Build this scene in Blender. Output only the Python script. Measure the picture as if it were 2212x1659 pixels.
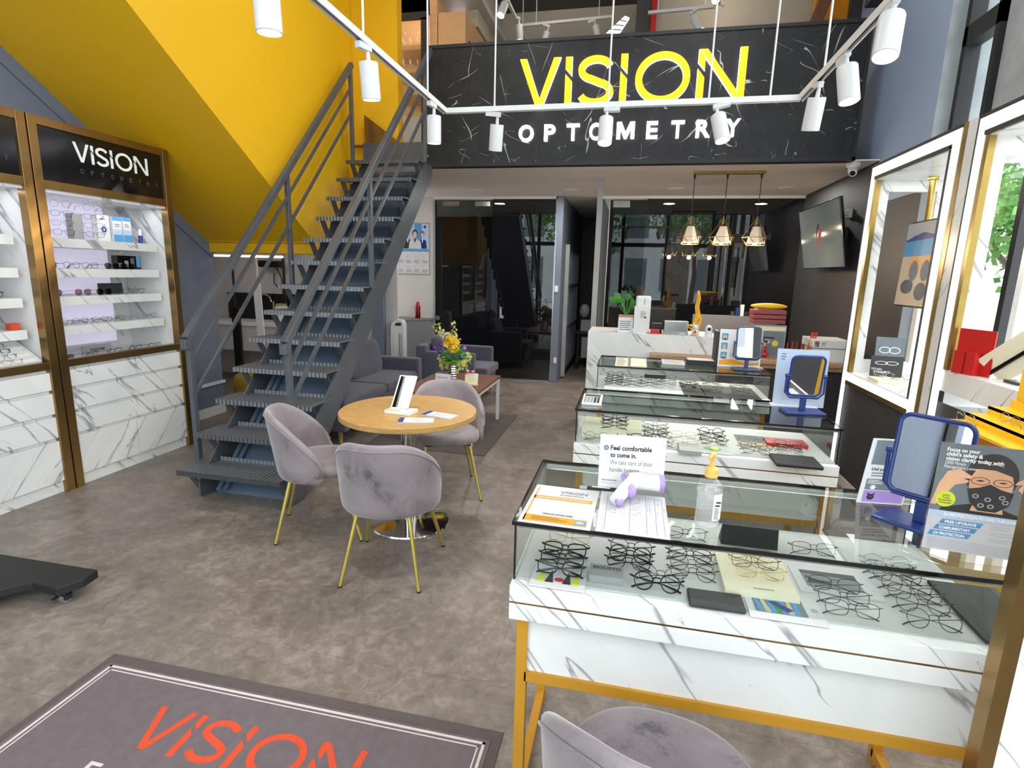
import bpy, bmesh, math, random
from mathutils import Vector, Matrix, Euler
random.seed(7)
S = bpy.context.scene
PI = math.pi
for o in list(bpy.data.objects): bpy.data.objects.remove(o, do_unlink=True)
COL = S.collection

# ------------------------------------------------------------------ camera, world, light, exposure
F_PX = 1185.2; H = 1.6
def cam_rows():
    y, p, r = [math.radians(a) for a in (-12.085, 11.393, 1.504)]
    f = Vector((math.sin(y)*math.cos(p), math.cos(y)*math.cos(p), -math.sin(p)))
    rt = Vector((math.cos(y), -math.sin(y), 0)); up = rt.cross(f)
    c, s = math.cos(r), math.sin(r)
    return c*rt + s*up, -s*rt + c*up, f
RT, UP, FW = cam_rows()
cam = bpy.data.cameras.new('camera'); camo = bpy.data.objects.new('camera', cam); COL.objects.link(camo)
m = Matrix((RT, UP, -FW)).transposed().to_4x4(); m.translation = (0, 0, H); camo.matrix_world = m
cam.sensor_fit = 'HORIZONTAL'; cam.sensor_width = 36; cam.lens = 36*F_PX/2212; cam.clip_start = .02; cam.clip_end = 200
S.camera = camo
vs = S.view_settings; vs.view_transform = 'Standard'; vs.look = 'None'; vs.gamma = 1; vs.use_curve_mapping = False
vs.exposure = 0.64
w = bpy.data.worlds.new('world'); S.world = w; w.use_nodes = True
bg = w.node_tree.nodes['Background']; bg.inputs[0].default_value = (.94, .95, 1, 1); bg.inputs[1].default_value = 4.0
def area(name, loc, rot, sx, sy, power, color=(1, 1, 1), portal=False):
    l = bpy.data.lights.new(name, 'AREA'); l.shape = 'RECTANGLE'; l.size = sx; l.size_y = sy; l.energy = power; l.color = color
    if portal: l.cycles.is_portal = True
    o = bpy.data.objects.new(name, l); COL.objects.link(o); o.location = loc; o.rotation_euler = rot
    return o
# portals: the glazed street front behind the camera and the side windows on the right
area('front_portal', (-1.15, -1.75, 2.6), (math.radians(90), 0, 0), 6.4, 5.0, 1, portal=True)
area('side_portal', (2.32, 1.7, 2.7), (0, math.radians(90), 0), 4.6, 6.5, 1, portal=True)
S.cycles.max_bounces = 9; S.cycles.diffuse_bounces = 4; S.cycles.glossy_bounces = 4; S.cycles.transmission_bounces = 6
S.cycles.transparent_max_bounces = 24; S.cycles.use_denoising = True; S.cycles.sample_clamp_indirect = 6

# ------------------------------------------------------------------ helpers
def ray(x, y): return (RT*((x-1106)/F_PX) - UP*((y-829.5)/F_PX) + FW)
def atz(x, y, z): d = ray(x, y); t = (z-H)/d.z; return Vector((d.x*t, d.y*t, z))
def aty(x, y, Y): d = ray(x, y); t = Y/d.y; return Vector((d.x*t, Y, H+d.z*t))
def atx(x, y, X): d = ray(x, y); t = X/d.x; return Vector((X, d.y*t, H+d.z*t))
def sr(r, g, b):
    f = lambda c: (c/255/12.92 if c/255 <= .04045 else ((c/255+.055)/1.055)**2.4)
    return (f(r), f(g), f(b))

class Nd:
    def __init__(s, name):
        s.m = bpy.data.materials.new(name); s.m.use_nodes = True
        s.t = s.m.node_tree; s.b = s.t.nodes['Principled BSDF']; s.out = s.t.nodes['Material Output']
    def n(s, typ, **k):
        nd = s.t.nodes.new('ShaderNode'+typ)
        for a, v in k.items():
            if a.startswith('i_'): nd.inputs[a[2:].replace('_', ' ')].default_value = v
            else: setattr(nd, a, v)
        return nd
    def l(s, a, b): s.t.links.new(a, b)
    def math(s, op, a, b=None, c=None):
        nd = s.n('Math', operation=op)
        for i, v in enumerate((a, b, c)):
            if v is None: continue
            if isinstance(v, (int, float)): nd.inputs[i].default_value = v
            else: s.l(v, nd.inputs[i])
        return nd.outputs[0]
    def ramp(s, fac, stops):
        nd = s.n('ValToRGB'); cr = nd.color_ramp
        while len(cr.elements) < len(stops): cr.elements.new(.5)
        for e, (p, c) in zip(cr.elements, stops): e.position = p; e.color = (*c, 1) if len(c) == 3 else c
        s.l(fac, nd.inputs[0]); return nd.outputs[0]
    def noise(s, vec=None, scale=5, detail=4, rough=.55, dist=0):
        nd = s.n('TexNoise'); nd.inputs['Scale'].default_value = scale; nd.inputs['Detail'].default_value = detail
        nd.inputs['Roughness'].default_value = rough; nd.inputs['Distortion'].default_value = dist
        if vec: s.l(vec, nd.inputs['Vector'])
        return nd.outputs[0]
    def co(s): return s.n('TexCoord').outputs['Object']
    def bump(s, h, strength=.2, dist=.01):
        nd = s.n('Bump'); nd.inputs['Strength'].default_value = strength; nd.inputs['Distance'].default_value = dist
        s.l(h, nd.inputs['Height']); s.l(nd.outputs[0], s.b.inputs['Normal'])

def mat(name, col, rough=.5, metal=0, var=.05, vs_=8, emit=None, es=0, coat=0, spec=None, bumps=None, sheen=0, alpha=1):
    q = Nd(name); b = q.b
    b.inputs['Roughness'].default_value = rough; b.inputs['Metallic'].default_value = metal
    if var:
        f = q.noise(q.co(), vs_, 3)
        c0 = tuple(max(0, c*(1-var)) for c in col); c1 = tuple(min(1, c*(1+var)) for c in col)
        q.l(q.ramp(f, [(.3, c0), (.7, c1)]), b.inputs['Base Color'])
    else: b.inputs['Base Color'].default_value = (*col, 1)
    if emit: b.inputs['Emission Color'].default_value = (*emit, 1); b.inputs['Emission Strength'].default_value = es
    if coat: b.inputs['Coat Weight'].default_value = coat; b.inputs['Coat Roughness'].default_value = .03
    if spec is not None: b.inputs['Specular IOR Level'].default_value = spec
    if sheen: b.inputs['Sheen Weight'].default_value = sheen
    if bumps: q.bump(q.noise(q.co(), bumps[0], 3), bumps[1], .003)
    return q.m

def glass(name, tint, trans, ior=1.45, rough=0.0, gl=1.0, milk=0):
    q = Nd(name); q.t.nodes.remove(q.b)
    tr = q.n('BsdfTransparent'); tr.inputs[0].default_value = (*[c*trans for c in tint], 1)
    g = q.n('BsdfGlossy'); g.inputs['Roughness'].default_value = rough; g.inputs[0].default_value = (gl, gl, gl, 1)
    fr = q.n('Fresnel'); fr.inputs[0].default_value = ior
    mx = q.n('MixShader'); q.l(tr.outputs[0], mx.inputs[1]); q.l(g.outputs[0], mx.inputs[2])
    geo = q.n('NewGeometry'); q.l(q.math('MULTIPLY', fr.outputs[0], q.math('SUBTRACT', 1, geo.outputs['Backfacing'])), mx.inputs[0])
    if milk:
        df = q.n('BsdfDiffuse'); df.inputs[0].default_value = (.9, .9, .92, 1); m2 = q.n('MixShader'); m2.inputs[0].default_value = milk
        q.l(mx.outputs[0], m2.inputs[1]); q.l(df.outputs[0], m2.inputs[2]); q.l(m2.outputs[0], q.out.inputs[0]); return q.m
    q.l(mx.outputs[0], q.out.inputs[0]); return q.m

def marble(name, base, vein, ang=-50, scale=1.0, dense=.5):
    """white board with diagonal grey veins; works on X- and Y-facing faces"""
    q = Nd(name); sep = q.n('SeparateXYZ'); q.l(q.co(), sep.inputs[0])
    u = q.math('ADD', sep.outputs[0], sep.outputs[1]); v = sep.outputs[2]
    a = math.radians(ang); ca, sa = math.cos(a), math.sin(a)
    al = q.math('ADD', q.math('MULTIPLY', u, ca), q.math('MULTIPLY', v, sa))
    ac = q.math('ADD', q.math('MULTIPLY', u, -sa), q.math('MULTIPLY', v, ca))
    cb = q.n('CombineXYZ'); q.l(q.math('MULTIPLY', al, .55*scale), cb.inputs[0]); q.l(q.math('MULTIPLY', ac, 4.4*scale), cb.inputs[1])
    q.l(q.math('MULTIPLY', q.math('SUBTRACT', sep.outputs[0], sep.outputs[1]), .35), cb.inputs[2])
    n1 = q.noise(cb.outputs[0], 1.35, 4, .5, .35)
    r1 = q.math('ABSOLUTE', q.math('SUBTRACT', n1, .5))
    msk = q.noise(cb.outputs[0], 1.9, 3, .55)
    w = q.math('MULTIPLY', q.math('MAXIMUM', q.math('SUBTRACT', msk, .445), 0), .16)
    line = q.math('SUBTRACT', 1, q.math('MINIMUM', q.math('DIVIDE', r1, q.math('ADD', w, .0002)), 1))
    cloud = q.ramp(q.noise(cb.outputs[0], .9, 4, .6), [(.35, base), (.75, tuple(c*.86 for c in base))])
    mx = q.n('MixRGB'); q.l(q.math('MULTIPLY', line, .78), mx.inputs[0]); q.l(cloud, mx.inputs[1]); mx.inputs[2].default_value = (*vein, 1)
    q.l(mx.outputs[0], q.b.inputs['Base Color']); q.b.inputs['Roughness'].default_value = .28
    return q.m

M = {}
M['marble'] = marble('white_marble_board', sr(226, 226, 224), sr(112, 114, 120))
M['marble_up'] = marble('white_marble_board_rising', sr(226, 226, 224), sr(118, 120, 126), ang=52)
def dark_marble():
    q = Nd('black_marble'); co = q.co(); sep = q.n('SeparateXYZ'); q.l(co, sep.inputs[0]); tot = None
    for k, (a, off, sc) in enumerate(((-62, 0, 1.), (25, 7.3, 1.1), (75, 3.1, .9), (-20, 11.7, 1.3))):
        a = math.radians(a); ca, sa = math.cos(a), math.sin(a)
        al = q.math('ADD', q.math('MULTIPLY', sep.outputs[0], ca), q.math('MULTIPLY', sep.outputs[2], sa))
        ac = q.math('ADD', q.math('MULTIPLY', sep.outputs[0], -sa), q.math('MULTIPLY', sep.outputs[2], ca))
        cb = q.n('CombineXYZ'); q.l(q.math('MULTIPLY', al, 1.0*sc), cb.inputs[0]); q.l(q.math('MULTIPLY', ac, 5.0*sc), cb.inputs[1]); cb.inputs[2].default_value = off
        r = q.math('ABSOLUTE', q.math('SUBTRACT', q.noise(cb.outputs[0], .8, 2, .4, .0), .5))
        msk = q.math('MAXIMUM', q.math('SUBTRACT', q.noise(cb.outputs[0], 1.7, 2, .5), .56), 0)
        ln = q.math('SUBTRACT', 1, q.math('MINIMUM', q.math('DIVIDE', r, q.math('ADD', q.math('MULTIPLY', msk, .06), .00008)), 1))
        tot = ln if tot is None else q.math('MAXIMUM', tot, ln)
    c = q.ramp(q.noise(co, 9, 5), [(.3, sr(30, 29, 31)), (.7, sr(40, 39, 42))])
    mx = q.n('MixRGB'); q.l(q.math('MULTIPLY', tot, .75), mx.inputs[0]); q.l(c, mx.inputs[1]); mx.inputs[2].default_value = (*sr(205, 205, 205), 1)
    q.l(mx.outputs[0], q.b.inputs['Base Color']); q.b.inputs['Roughness'].default_value = .42; q.b.inputs['Specular IOR Level'].default_value = .3; return q.m
M['dmarble'] = dark_marble()
def floor_mat():
    q = Nd('grey_brown_vinyl_floor'); co = q.co()
    n = q.noise(co, 2.6, 8, .68, .5); n2 = q.noise(co, 17, 6, .72, .7)
    f = q.math('ADD', q.math('MULTIPLY', n, .5), q.math('MULTIPLY', n2, .5))
    c = q.ramp(f, [(.36, sr(94, 86, 80)), (.5, sr(120, 110, 103)), (.64, sr(150, 140, 132))])
    br = q.n('TexBrick'); q.l(co, br.inputs['Vector']); br.inputs['Scale'].default_value = 1.0
    br.inputs['Mortar Size'].default_value = .0022; br.inputs['Brick Width'].default_value = .92; br.inputs['Row Height'].default_value = .46; br.inputs['Mortar Smooth'].default_value = .3
    mx = q.n('MixRGB', blend_type='MULTIPLY'); q.l(q.math('MULTIPLY', br.outputs['Fac'], .3), mx.inputs[0]); q.l(c, mx.inputs[1]); mx.inputs[2].default_value = (.2, .2, .2, 1)
    vor = q.n('TexVoronoi', feature='DISTANCE_TO_EDGE'); vor.inputs['Scale'].default_value = 1.7
    mp = q.n('MixRGB'); mp.inputs[0].default_value = .25; q.l(co, mp.inputs[1]); nz = q.n('TexNoise'); nz.inputs['Scale'].default_value = 4; q.l(co, nz.inputs['Vector']); q.l(nz.outputs[1], mp.inputs[2]); q.l(mp.outputs[0], vor.inputs['Vector'])
    crack = q.ramp(vor.outputs[0], [(0, (1, 1, 1)), (.004, (0, 0, 0))])
    m2 = q.n('MixRGB'); q.l(q.math('MULTIPLY', q.math('MULTIPLY', crack, q.ramp(q.noise(co, 1.5, 2), [(.48, (0, 0, 0)), (.6, (1, 1, 1))])), .3), m2.inputs[0]); q.l(mx.outputs[0], m2.inputs[1]); m2.inputs[2].default_value = (*sr(176, 168, 158), 1)
    q.l(m2.outputs[0], q.b.inputs['Base Color'])
    q.l(q.ramp(n2, [(.3, (.3,)*3), (.7, (.46,)*3)]), q.b.inputs['Roughness']); q.bump(n2, .08, .004); return q.m
M['floor'] = floor_mat()
def velvet(name, c0, c1):
    q = Nd(name); co = q.co()
    n = q.noise(co, 4.5, 4, .62, .5); n2 = q.noise(co, 120, 2, .5)
    q.l(q.ramp(q.math('ADD', q.math('MULTIPLY', n, .85), q.math('MULTIPLY', n2, .15)), [(.36, c0), (.45, tuple((a*.4+b*.6) for a, b in zip(c0, c1))), (.68, c1)]), q.b.inputs['Base Color'])
    q.b.inputs['Roughness'].default_value = .75; q.b.inputs['Sheen Weight'].default_value = .55; q.b.inputs['Sheen Roughness'].default_value = .4
    q.bump(n2, .15, .002); return q.m
M['velvet'] = velvet('grey_mauve_velvet', sr(82, 74, 78), sr(142, 131, 136))
def fabric(name, col):
    q = Nd(name); co = q.co(); n2 = q.noise(co, 260, 2, .6); n = q.noise(co, 5, 3)
    q.l(q.ramp(q.math('ADD', q.math('MULTIPLY', n, .3), q.math('MULTIPLY', n2, .7)), [(.35, tuple(c*.75 for c in col)), (.65, tuple(c*1.2 for c in col))]), q.b.inputs['Base Color'])
    q.b.inputs['Roughness'].default_value = .9; q.b.inputs['Sheen Weight'].default_value = .2; q.bump(n2, .3, .002); return q.m
M['sofa'] = fabric('slate_grey_sofa_fabric', sr(78, 78, 92))
def wood(name, c0, c1, sc=1., ax=0, rough=.4):
    q = Nd(name); mp = q.n('Mapping'); q.l(q.co(), mp.inputs[0])
    mp.inputs['Scale'].default_value = ((1.4, 11, 11) if ax == 0 else (11, 1.4, 11))
    n = q.noise(mp.outputs[0], 1.6*sc, 6, .6, 1.6)
    w = q.math('FRACT', q.math('MULTIPLY', n, 7.0))
    f = q.math('ADD', q.math('MULTIPLY', w, .35), q.math('MULTIPLY', q.noise(mp.outputs[0], 9*sc, 4), .65))
    q.l(q.ramp(f, [(.28, c0), (.72, c1)]), q.b.inputs['Base Color']); q.b.inputs['Roughness'].default_value = rough; return q.m
M['oak'] = wood('light_oak_veneer', sr(158, 120, 66), sr(190, 152, 94))
M['walnut'] = wood('red_brown_wood', sr(98, 62, 44), sr(138, 92, 68), ax=1)
M['deskwood'] = wood('desk_oak', sr(150, 116, 84), sr(184, 148, 112))
M['peach'] = wood('peach_cabinet_wood', sr(196, 150, 104), sr(206, 162, 116), .5)
def plate_mat(name, col, rough):
    q = Nd(name); co = q.co(); tot = None
    for ang, off in ((45, 0), (-45, .5)):
        mp = q.n('Mapping', vector_type='POINT'); q.l(co, mp.inputs[0]); mp.inputs['Rotation'].default_value = (0, 0, math.radians(ang)); mp.inputs['Scale'].default_value = (22, 55, 22); mp.inputs['Location'].default_value = (off, off, 0)
        v = q.n('TexVoronoi'); v.inputs['Randomness'].default_value = 0; v.inputs['Scale'].default_value = 1; v.voronoi_dimensions = '2D'; q.l(mp.outputs[0], v.inputs['Vector'])
        h = q.ramp(v.outputs['Distance'], [(.22, (1, 1, 1)), (.36, (0, 0, 0))])
        tot = h if tot is None else q.math('MAXIMUM', tot, h)
    c = q.n('MixRGB'); q.l(tot, c.inputs[0]); c.inputs[1].default_value = (*[x*.7 for x in col], 1); c.inputs[2].default_value = (*[min(1, x*2.1) for x in col], 1)
    q.l(c.outputs[0], q.b.inputs['Base Color']); q.b.inputs['Metallic'].default_value = .55; q.b.inputs['Roughness'].default_value = rough
    q.bump(tot, .8, .003); return q.m
M['plate'] = plate_mat('grey_checker_plate', sr(100, 103, 108), .42)
M['steelpaint'] = mat('grey_painted_steel', sr(84, 88, 94), .34, .25, .1, 6)
M['slateplate'] = mat('blue_grey_plate', sr(96, 110, 130), .45, .1, .08, 3)
M['brassy'] = mat('brushed_gold', sr(156, 132, 72), .3, .9, .1, 14)
M['bronze'] = mat('dark_bronze_gold_strip', sr(150, 120, 74), .24, .9, .08, 5)
M['goldpaint'] = mat('mustard_gold_paint', sr(196, 142, 38), .42, .15, .06, 6)
M['yellow'] = mat('yellow_paint', sr(224, 172, 0), .55, 0, .02, 1.5)
M['wallblue'] = mat('blue_grey_paint', sr(138, 156, 186), .6, 0, .03, 2)
M['wallgrey'] = mat('slate_paint', sr(110, 118, 136), .6, 0, .04, 2)
M['walldark'] = mat('charcoal_paint', sr(50, 47, 50), .6, 0, .05, 2)
M['white'] = mat('white_paint', sr(224, 224, 222), .5, 0, .02, 3)
M['offwhite'] = mat('off_white_plaster', sr(196, 192, 188), .65, 0, .03, 2)
M['mezzwall'] = mat('beige_mezzanine_paint', sr(188, 178, 162), .65, 0, .03, 2)
M['ceil'] = mat('warm_grey_ceiling_paint', sr(222, 214, 206), .7, 0, .03, 1.2)
M['ceildark'] = mat('dark_ceiling_paint', sr(74, 70, 68), .7, 0, .04, 2)
M['concrete'] = mat('grey_concrete', sr(150, 155, 158), .75, 0, .14, 5, bumps=(30, .15))
M['black'] = mat('black_gloss', sr(14, 14, 16), .12, 0, .05, 4)
M['blackmatt'] = mat('black_matt', sr(26, 26, 28), .55, 0, .08, 6)
M['blackframe'] = mat('black_acetate', sr(16, 16, 18), .28, 0, .05, 30)
M['charcoal'] = mat('charcoal_vinyl', sr(48, 48, 50), .55, 0, .08, 10)
M['whitep'] = mat('white_plastic', sr(216, 216, 215), .35, 0, .02, 5)
M['greyp'] = mat('grey_plastic', sr(150, 150, 150), .4, 0, .05, 5)
M['cabgrey'] = mat('grey_cabinet_laminate', sr(112, 114, 120), .45, 0, .05, 3)
M['mirror'] = mat('mirror_silver', (.92, .93, .93), .01, 1, 0)
M['chrome'] = mat('chrome', (.75, .75, .76), .08, 1, .03, 8)
M['steel'] = mat('brushed_steel', (.5, .5, .5), .22, 1, .1, 20)
M['blue'] = mat('navy_blue_plastic', sr(22, 48, 112), .35, 0, .06, 6)
M['blueframe'] = mat('slate_blue_plastic', sr(58, 72, 100), .35, 0, .06, 6)
M['paper'] = mat('white_paper', sr(204, 202, 205), .75, 0, .01, 5)
M['cream'] = mat('cream_card', sr(226, 216, 190), .65, 0, .02, 6)
M['ink'] = mat('black_ink', sr(30, 30, 34), .6, 0, 0)
M['spotwhite'] = mat('white_lamp_enamel', sr(206, 206, 208), .4, 0, .02, 5)
M['inkgrey'] = mat('grey_ink', sr(96, 96, 100), .6, 0, 0)
M['inklight'] = mat('pale_grey_ink', sr(178, 178, 184), .6, 0, 0)
M['inkwhite'] = mat('white_ink', sr(240, 240, 240), .6, 0, 0)
M['orange'] = mat('orange_print', sr(232, 152, 24), .5, 0, .04, 12)
M['skyblue'] = mat('sky_blue_print', sr(78, 150, 202), .5, 0, .04, 8)
M['paleblue'] = mat('pale_blue_print', sr(178, 194, 218), .5, 0, .03, 8)
M['navyprint'] = mat('navy_print', sr(40, 50, 130), .5, 0, .04, 8)
M['red'] = mat('red_plastic', sr(196, 32, 28), .4, 0, .05, 8)
M['maroon'] = mat('dull_red_plastic', sr(140, 66, 66), .4, 0, .05, 8)
M['lime'] = mat('lime_print', sr(206, 216, 40), .5, 0, .03, 8)
M['lilac'] = mat('lilac_plastic', sr(164, 136, 200), .35, 0, .04, 8)
M['skin'] = mat('printed_skin_tone', sr(222, 170, 132), .6, 0, .06, 14)
M['hair'] = mat('printed_dark_hair', sr(40, 38, 42), .6, 0, .1, 18)
M['photogrey'] = mat('printed_grey_backdrop', sr(112, 122, 128), .6, 0, .15, 5)
M['sand'] = mat('printed_sand', sr(206, 186, 158), .6, 0, .05, 9)
M['peachcap'] = mat('apricot_pump_plastic', sr(236, 178, 92), .35, 0, .05, 8)
M['clearlens'] = glass('clear_lens', (1, 1, 1), .98, 1.3)
M['purplelens'] = glass('purple_tinted_lens', (.32, .28, .62), .7, 1.5)
M['greylens'] = glass('grey_tinted_lens', (.25, .25, .28), .6, 1.5)
M['brownlens'] = glass('brown_tinted_lens', (.6, .42, .42), .6, 1.5)
M['pane'] = glass('green_tinged_case_glass', (.94, .965, .955), .98, 1.42)
M['panetop'] = glass('case_top_glass', (.82, .86, .84), .93, 1.6)
M['winglass'] = glass('window_glass', (.97, 1, .99), .96, 1.3)
M['clearbottle'] = glass('clear_bottle_plastic', (1, 1, 1), .97, 1.5, .03, milk=.05)
M['acrylic'] = glass('clear_acrylic', (1, 1, 1), .975, 1.45, .03)
M['liquid'] = glass('clear_gel', (1, 1, 1), .98, 1.25, .02, milk=.16)
M['redglass'] = glass('clear_red_plastic', (.85, .25, .22), .8, 1.4, .05)
M['tint'] = glass('smoked_glass', (.42, .48, .47), .5, 1.5)
def darkglass():
    q = Nd('black_back_painted_glass'); q.b.inputs['Base Color'].default_value = (.004, .004, .005, 1); q.b.inputs['Roughness'].default_value = .01
    q.b.inputs['IOR'].default_value = 1.7; return q.m
M['darkglass'] = darkglass()
M['led'] = mat('white_led_panel', sr(190, 186, 206), .5, 0, 0, emit=(.84, .80, 1), es=.3)
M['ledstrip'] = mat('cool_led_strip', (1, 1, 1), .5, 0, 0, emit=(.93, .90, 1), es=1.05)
M['signyellow'] = mat('yellow_lit_letter_face', sr(250, 200, 10), .5, 0, 0, emit=sr(255, 190, 5), es=.5)
M['signwhite'] = mat('white_lit_letter', (1, 1, 1), .5, 0, 0, emit=(.9, .9, 1), es=1.8)
M['lampglow'] = mat('lamp_disc', (1, 1, 1), .5, 0, 0, emit=(1, .93, .78), es=5)
M['bulb'] = mat('warm_bulb', (1, 1, 1), .5, 0, 0, emit=(1, .66, .26), es=7)
M['shade'] = mat('warm_white_lamp_shade', sr(214, 200, 184), .7, 0, .03, 8, emit=(1, .72, .4), es=.12)
M['leaf'] = mat('green_leaf', sr(66, 146, 48), .45, 0, .25, 20)
M['treeleaf'] = mat('tree_leaf', sr(84, 132, 52), .6, 0, .35, 3)
M['bark'] = mat('bark', sr(92, 80, 68), .8, 0, .2, 12)
M['petalpurple'] = mat('purple_petal', sr(96, 34, 168), .5, 0, .2, 25)
M['petalpink'] = mat('mauve_petal', sr(168, 96, 206), .5, 0, .2, 25)
M['petalyellow'] = mat('yellow_petal', sr(242, 198, 30), .5, 0, .12, 25)
M['petalpale'] = mat('pale_yellow_petal', sr(238, 224, 130), .5, 0, .12, 25)
M['petallime'] = mat('lime_yellow_petal', sr(206, 214, 92), .5, 0, .15, 25)
M['pinkframe'] = mat('pink_acetate', sr(232, 50, 110), .3, 0, .04, 8)
M['silverframe'] = mat('silver_wire', (.55, .54, .5), .2, 1, 0)
M['leggold'] = mat('pale_brass_leg', sr(196, 178, 92), .3, .75, .05, 20)
M['deck'] = mat('pale_grey_display_board', sr(196, 194, 194), .45, 0, .02, 5)
M['goldwire'] = mat('gold_wire', sr(206, 168, 96), .22, 1, 0)
M['gunmetal'] = mat('gunmetal_wire', sr(62, 60, 60), .25, .8, 0)
M['brownframe'] = mat('brown_acetate', sr(92, 62, 50), .3, 0, .1, 30)
M['yellowacr'] = mat('yellow_acrylic', sr(238, 190, 20), .3, 0, .05, 4)
M['caramel'] = mat('caramel_card', sr(178, 120, 42), .5, 0, .05, 6)
M['matpile'] = mat('plum_grey_mat_pile', sr(104, 94, 98), .95, 0, .1, 30, bumps=(400, .6))
M['matedge'] = mat('dark_taupe_mat_border', sr(86, 78, 76), .9, 0, .08, 30, bumps=(300, .4))
M['matline'] = mat('pale_mat_line', sr(206, 196, 192), .95, 0, .06, 60, bumps=(400, .6))
M['matorange'] = mat('orange_mat_pile', sr(208, 74, 40), .95, 0, .06, 60, bumps=(400, .6))
M['outwhite'] = mat('pale_street_paving', sr(226, 228, 226), .8, 0, .06, 2)
M['bldg'] = mat('pale_facade_across', sr(206, 214, 218), .8, 0, .06, 1)
class MB:
    def __init__(s): s.v = []; s.f = []; s.mi = []; s.sm = []; s.mats = []; s.cur = 0; s.smooth = False
    def m(s, name):
        mm = M[name]
        if mm not in s.mats: s.mats.append(mm)
        s.cur = s.mats.index(mm); return s
    def face(s, idx): s.f.append(idx); s.mi.append(s.cur); s.sm.append(s.smooth)
    def add(s, vs_, fs, X=None):
        b = len(s.v); s.v += [(X @ Vector(v) if X else Vector(v)) for v in vs_]
        for f in fs: s.face([b+i for i in f])
        return s
    def box(s, x0, y0, z0, x1, y1, z1, X=None):
        x0, x1 = sorted((x0, x1)); y0, y1 = sorted((y0, y1)); z0, z1 = sorted((z0, z1))
        return s.add([(x0,y0,z0),(x1,y0,z0),(x1,y1,z0),(x0,y1,z0),(x0,y0,z1),(x1,y0,z1),(x1,y1,z1),(x0,y1,z1)],
              [(0,3,2,1),(4,5,6,7),(0,1,5,4),(1,2,6,5),(2,3,7,6),(3,0,4,7)], X)
    def bar(s, p0, p1, w, h, up=(0, 0, 1)):
        p0 = Vector(p0); p1 = Vector(p1); d = (p1-p0); L = d.length; d.normalize(); up = Vector(up)
        sx = d.cross(up)
        if sx.length < 1e-4: sx = d.cross(Vector((1, 0, 0)))
        sx.normalize(); uz = sx.cross(d)
        X = Matrix((sx, d, uz)).transposed().to_4x4(); X.translation = p0
        return s.box(-w/2, 0, -h/2, w/2, L, h/2, X)
    def tube(s, pts, r, n=8, closed=False, cap=True):
        pts = [Vector(p) for p in pts]; N = len(pts); rs = r if isinstance(r, (list, tuple)) else [r]*N
        b = len(s.v); ref = None; sm0 = s.smooth; s.smooth = True
        for i, p in enumerate(pts):
            a = pts[(i-1) % N] if (closed or i > 0) else p
            c = pts[(i+1) % N] if (closed or i < N-1) else p
            t = (c-a).normalized()
            if ref is None:
                ref = t.cross(Vector((0, 0, 1)));
                if ref.length < .05: ref = t.cross(Vector((1, 0, 0)))
            ref = (ref - t*ref.dot(t)).normalized(); q = t.cross(ref)
            for k in range(n):
                a_ = 2*PI*k/n; s.v.append(p+(ref*math.cos(a_)+q*math.sin(a_))*rs[i])
        for i in range(N if closed else N-1):
            j = (i+1) % N
            for k in range(n):
                k2 = (k+1) % n; s.face([b+i*n+k, b+i*n+k2, b+j*n+k2, b+j*n+k])
        s.smooth = sm0
        if cap and not closed:
            s.face([b+k for k in range(n)][::-1]); s.face([b+(N-1)*n+k for k in range(n)])
        return s
    def cyl(s, p0, p1, r, r1=None, n=20, cap=True): return s.tube([p0, p1], [r, r if r1 is None else r1], n, cap=cap)
    def lathe(s, prof, X=None, n=24, cap=True):
        b = len(s.v); sm0 = s.smooth; s.smooth = True
        for r, z in prof:
            for k in range(n):
                v = Vector((r*math.cos(2*PI*k/n), r*math.sin(2*PI*k/n), z)); s.v.append(X @ v if X else v)
        for i in range(len(prof)-1):
            for k in range(n):
                k2 = (k+1) % n; s.face([b+i*n+k, b+i*n+k2, b+(i+1)*n+k2, b+(i+1)*n+k])
        s.smooth = sm0
        if cap:
            s.face([b+k for k in range(n)][::-1]); s.face([b+(len(prof)-1)*n+k for k in range(n)])
        return s
    def prism(s, poly, depth, X=None, side=None):
        n = len(poly); a = sum(poly[i][0]*poly[(i+1)%n][1]-poly[(i+1)%n][0]*poly[i][1] for i in range(n))
        if a < 0: poly = poly[::-1]
        b = len(s.v)
        for z in (0, depth):
            for x, y in poly: v = Vector((x, y, z)); s.v.append(X @ v if X else v)
        s.face([b+n+i for i in range(n)]); s.face([b+i for i in range(n)][::-1])
        c = s.cur
        if side: s.m(side)
        for i in range(n): j = (i+1) % n; s.face([b+i, b+j, b+n+j, b+n+i])
        s.cur = c; return s
    def strip(s, pts, wd, depth, X=None, side=None, closed=False):
        """2D stroke of width wd along pts, extruded by depth"""
        N = len(pts); L = []; R = []
        for i, p in enumerate(pts):
            a = pts[(i-1) % N] if (closed or i > 0) else p; c = pts[(i+1) % N] if (closed or i < N-1) else p
            t = Vector((c[0]-a[0], c[1]-a[1])).normalized(); nn = Vector((-t.y, t.x))*wd/2
            L.append((p[0]+nn.x, p[1]+nn.y)); R.append((p[0]-nn.x, p[1]-nn.y))
        b = len(s.v)
        for z in (0, depth):
            for q in L+R: v = Vector((q[0], q[1], z)); s.v.append(X @ v if X else v)
        c = s.cur
        for i in range(N if closed else N-1):
            j = (i+1) % N
            s.cur = c; s.face([b+2*N+i, b+3*N+i, b+3*N+j, b+2*N+j]); s.face([b+i, b+j, b+N+j, b+N+i])
            if side: s.m(side)
            s.face([b+i, b+2*N+i, b+2*N+j, b+j]); s.face([b+N+i, b+N+j, b+3*N+j, b+3*N+i])
        if side: s.m(side)
        if not closed: s.face([b, b+N, b+3*N, b+2*N]); s.face([b+N-1, b+3*N-1, b+4*N-1, b+2*N-1])
        s.cur = c; return s
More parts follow.
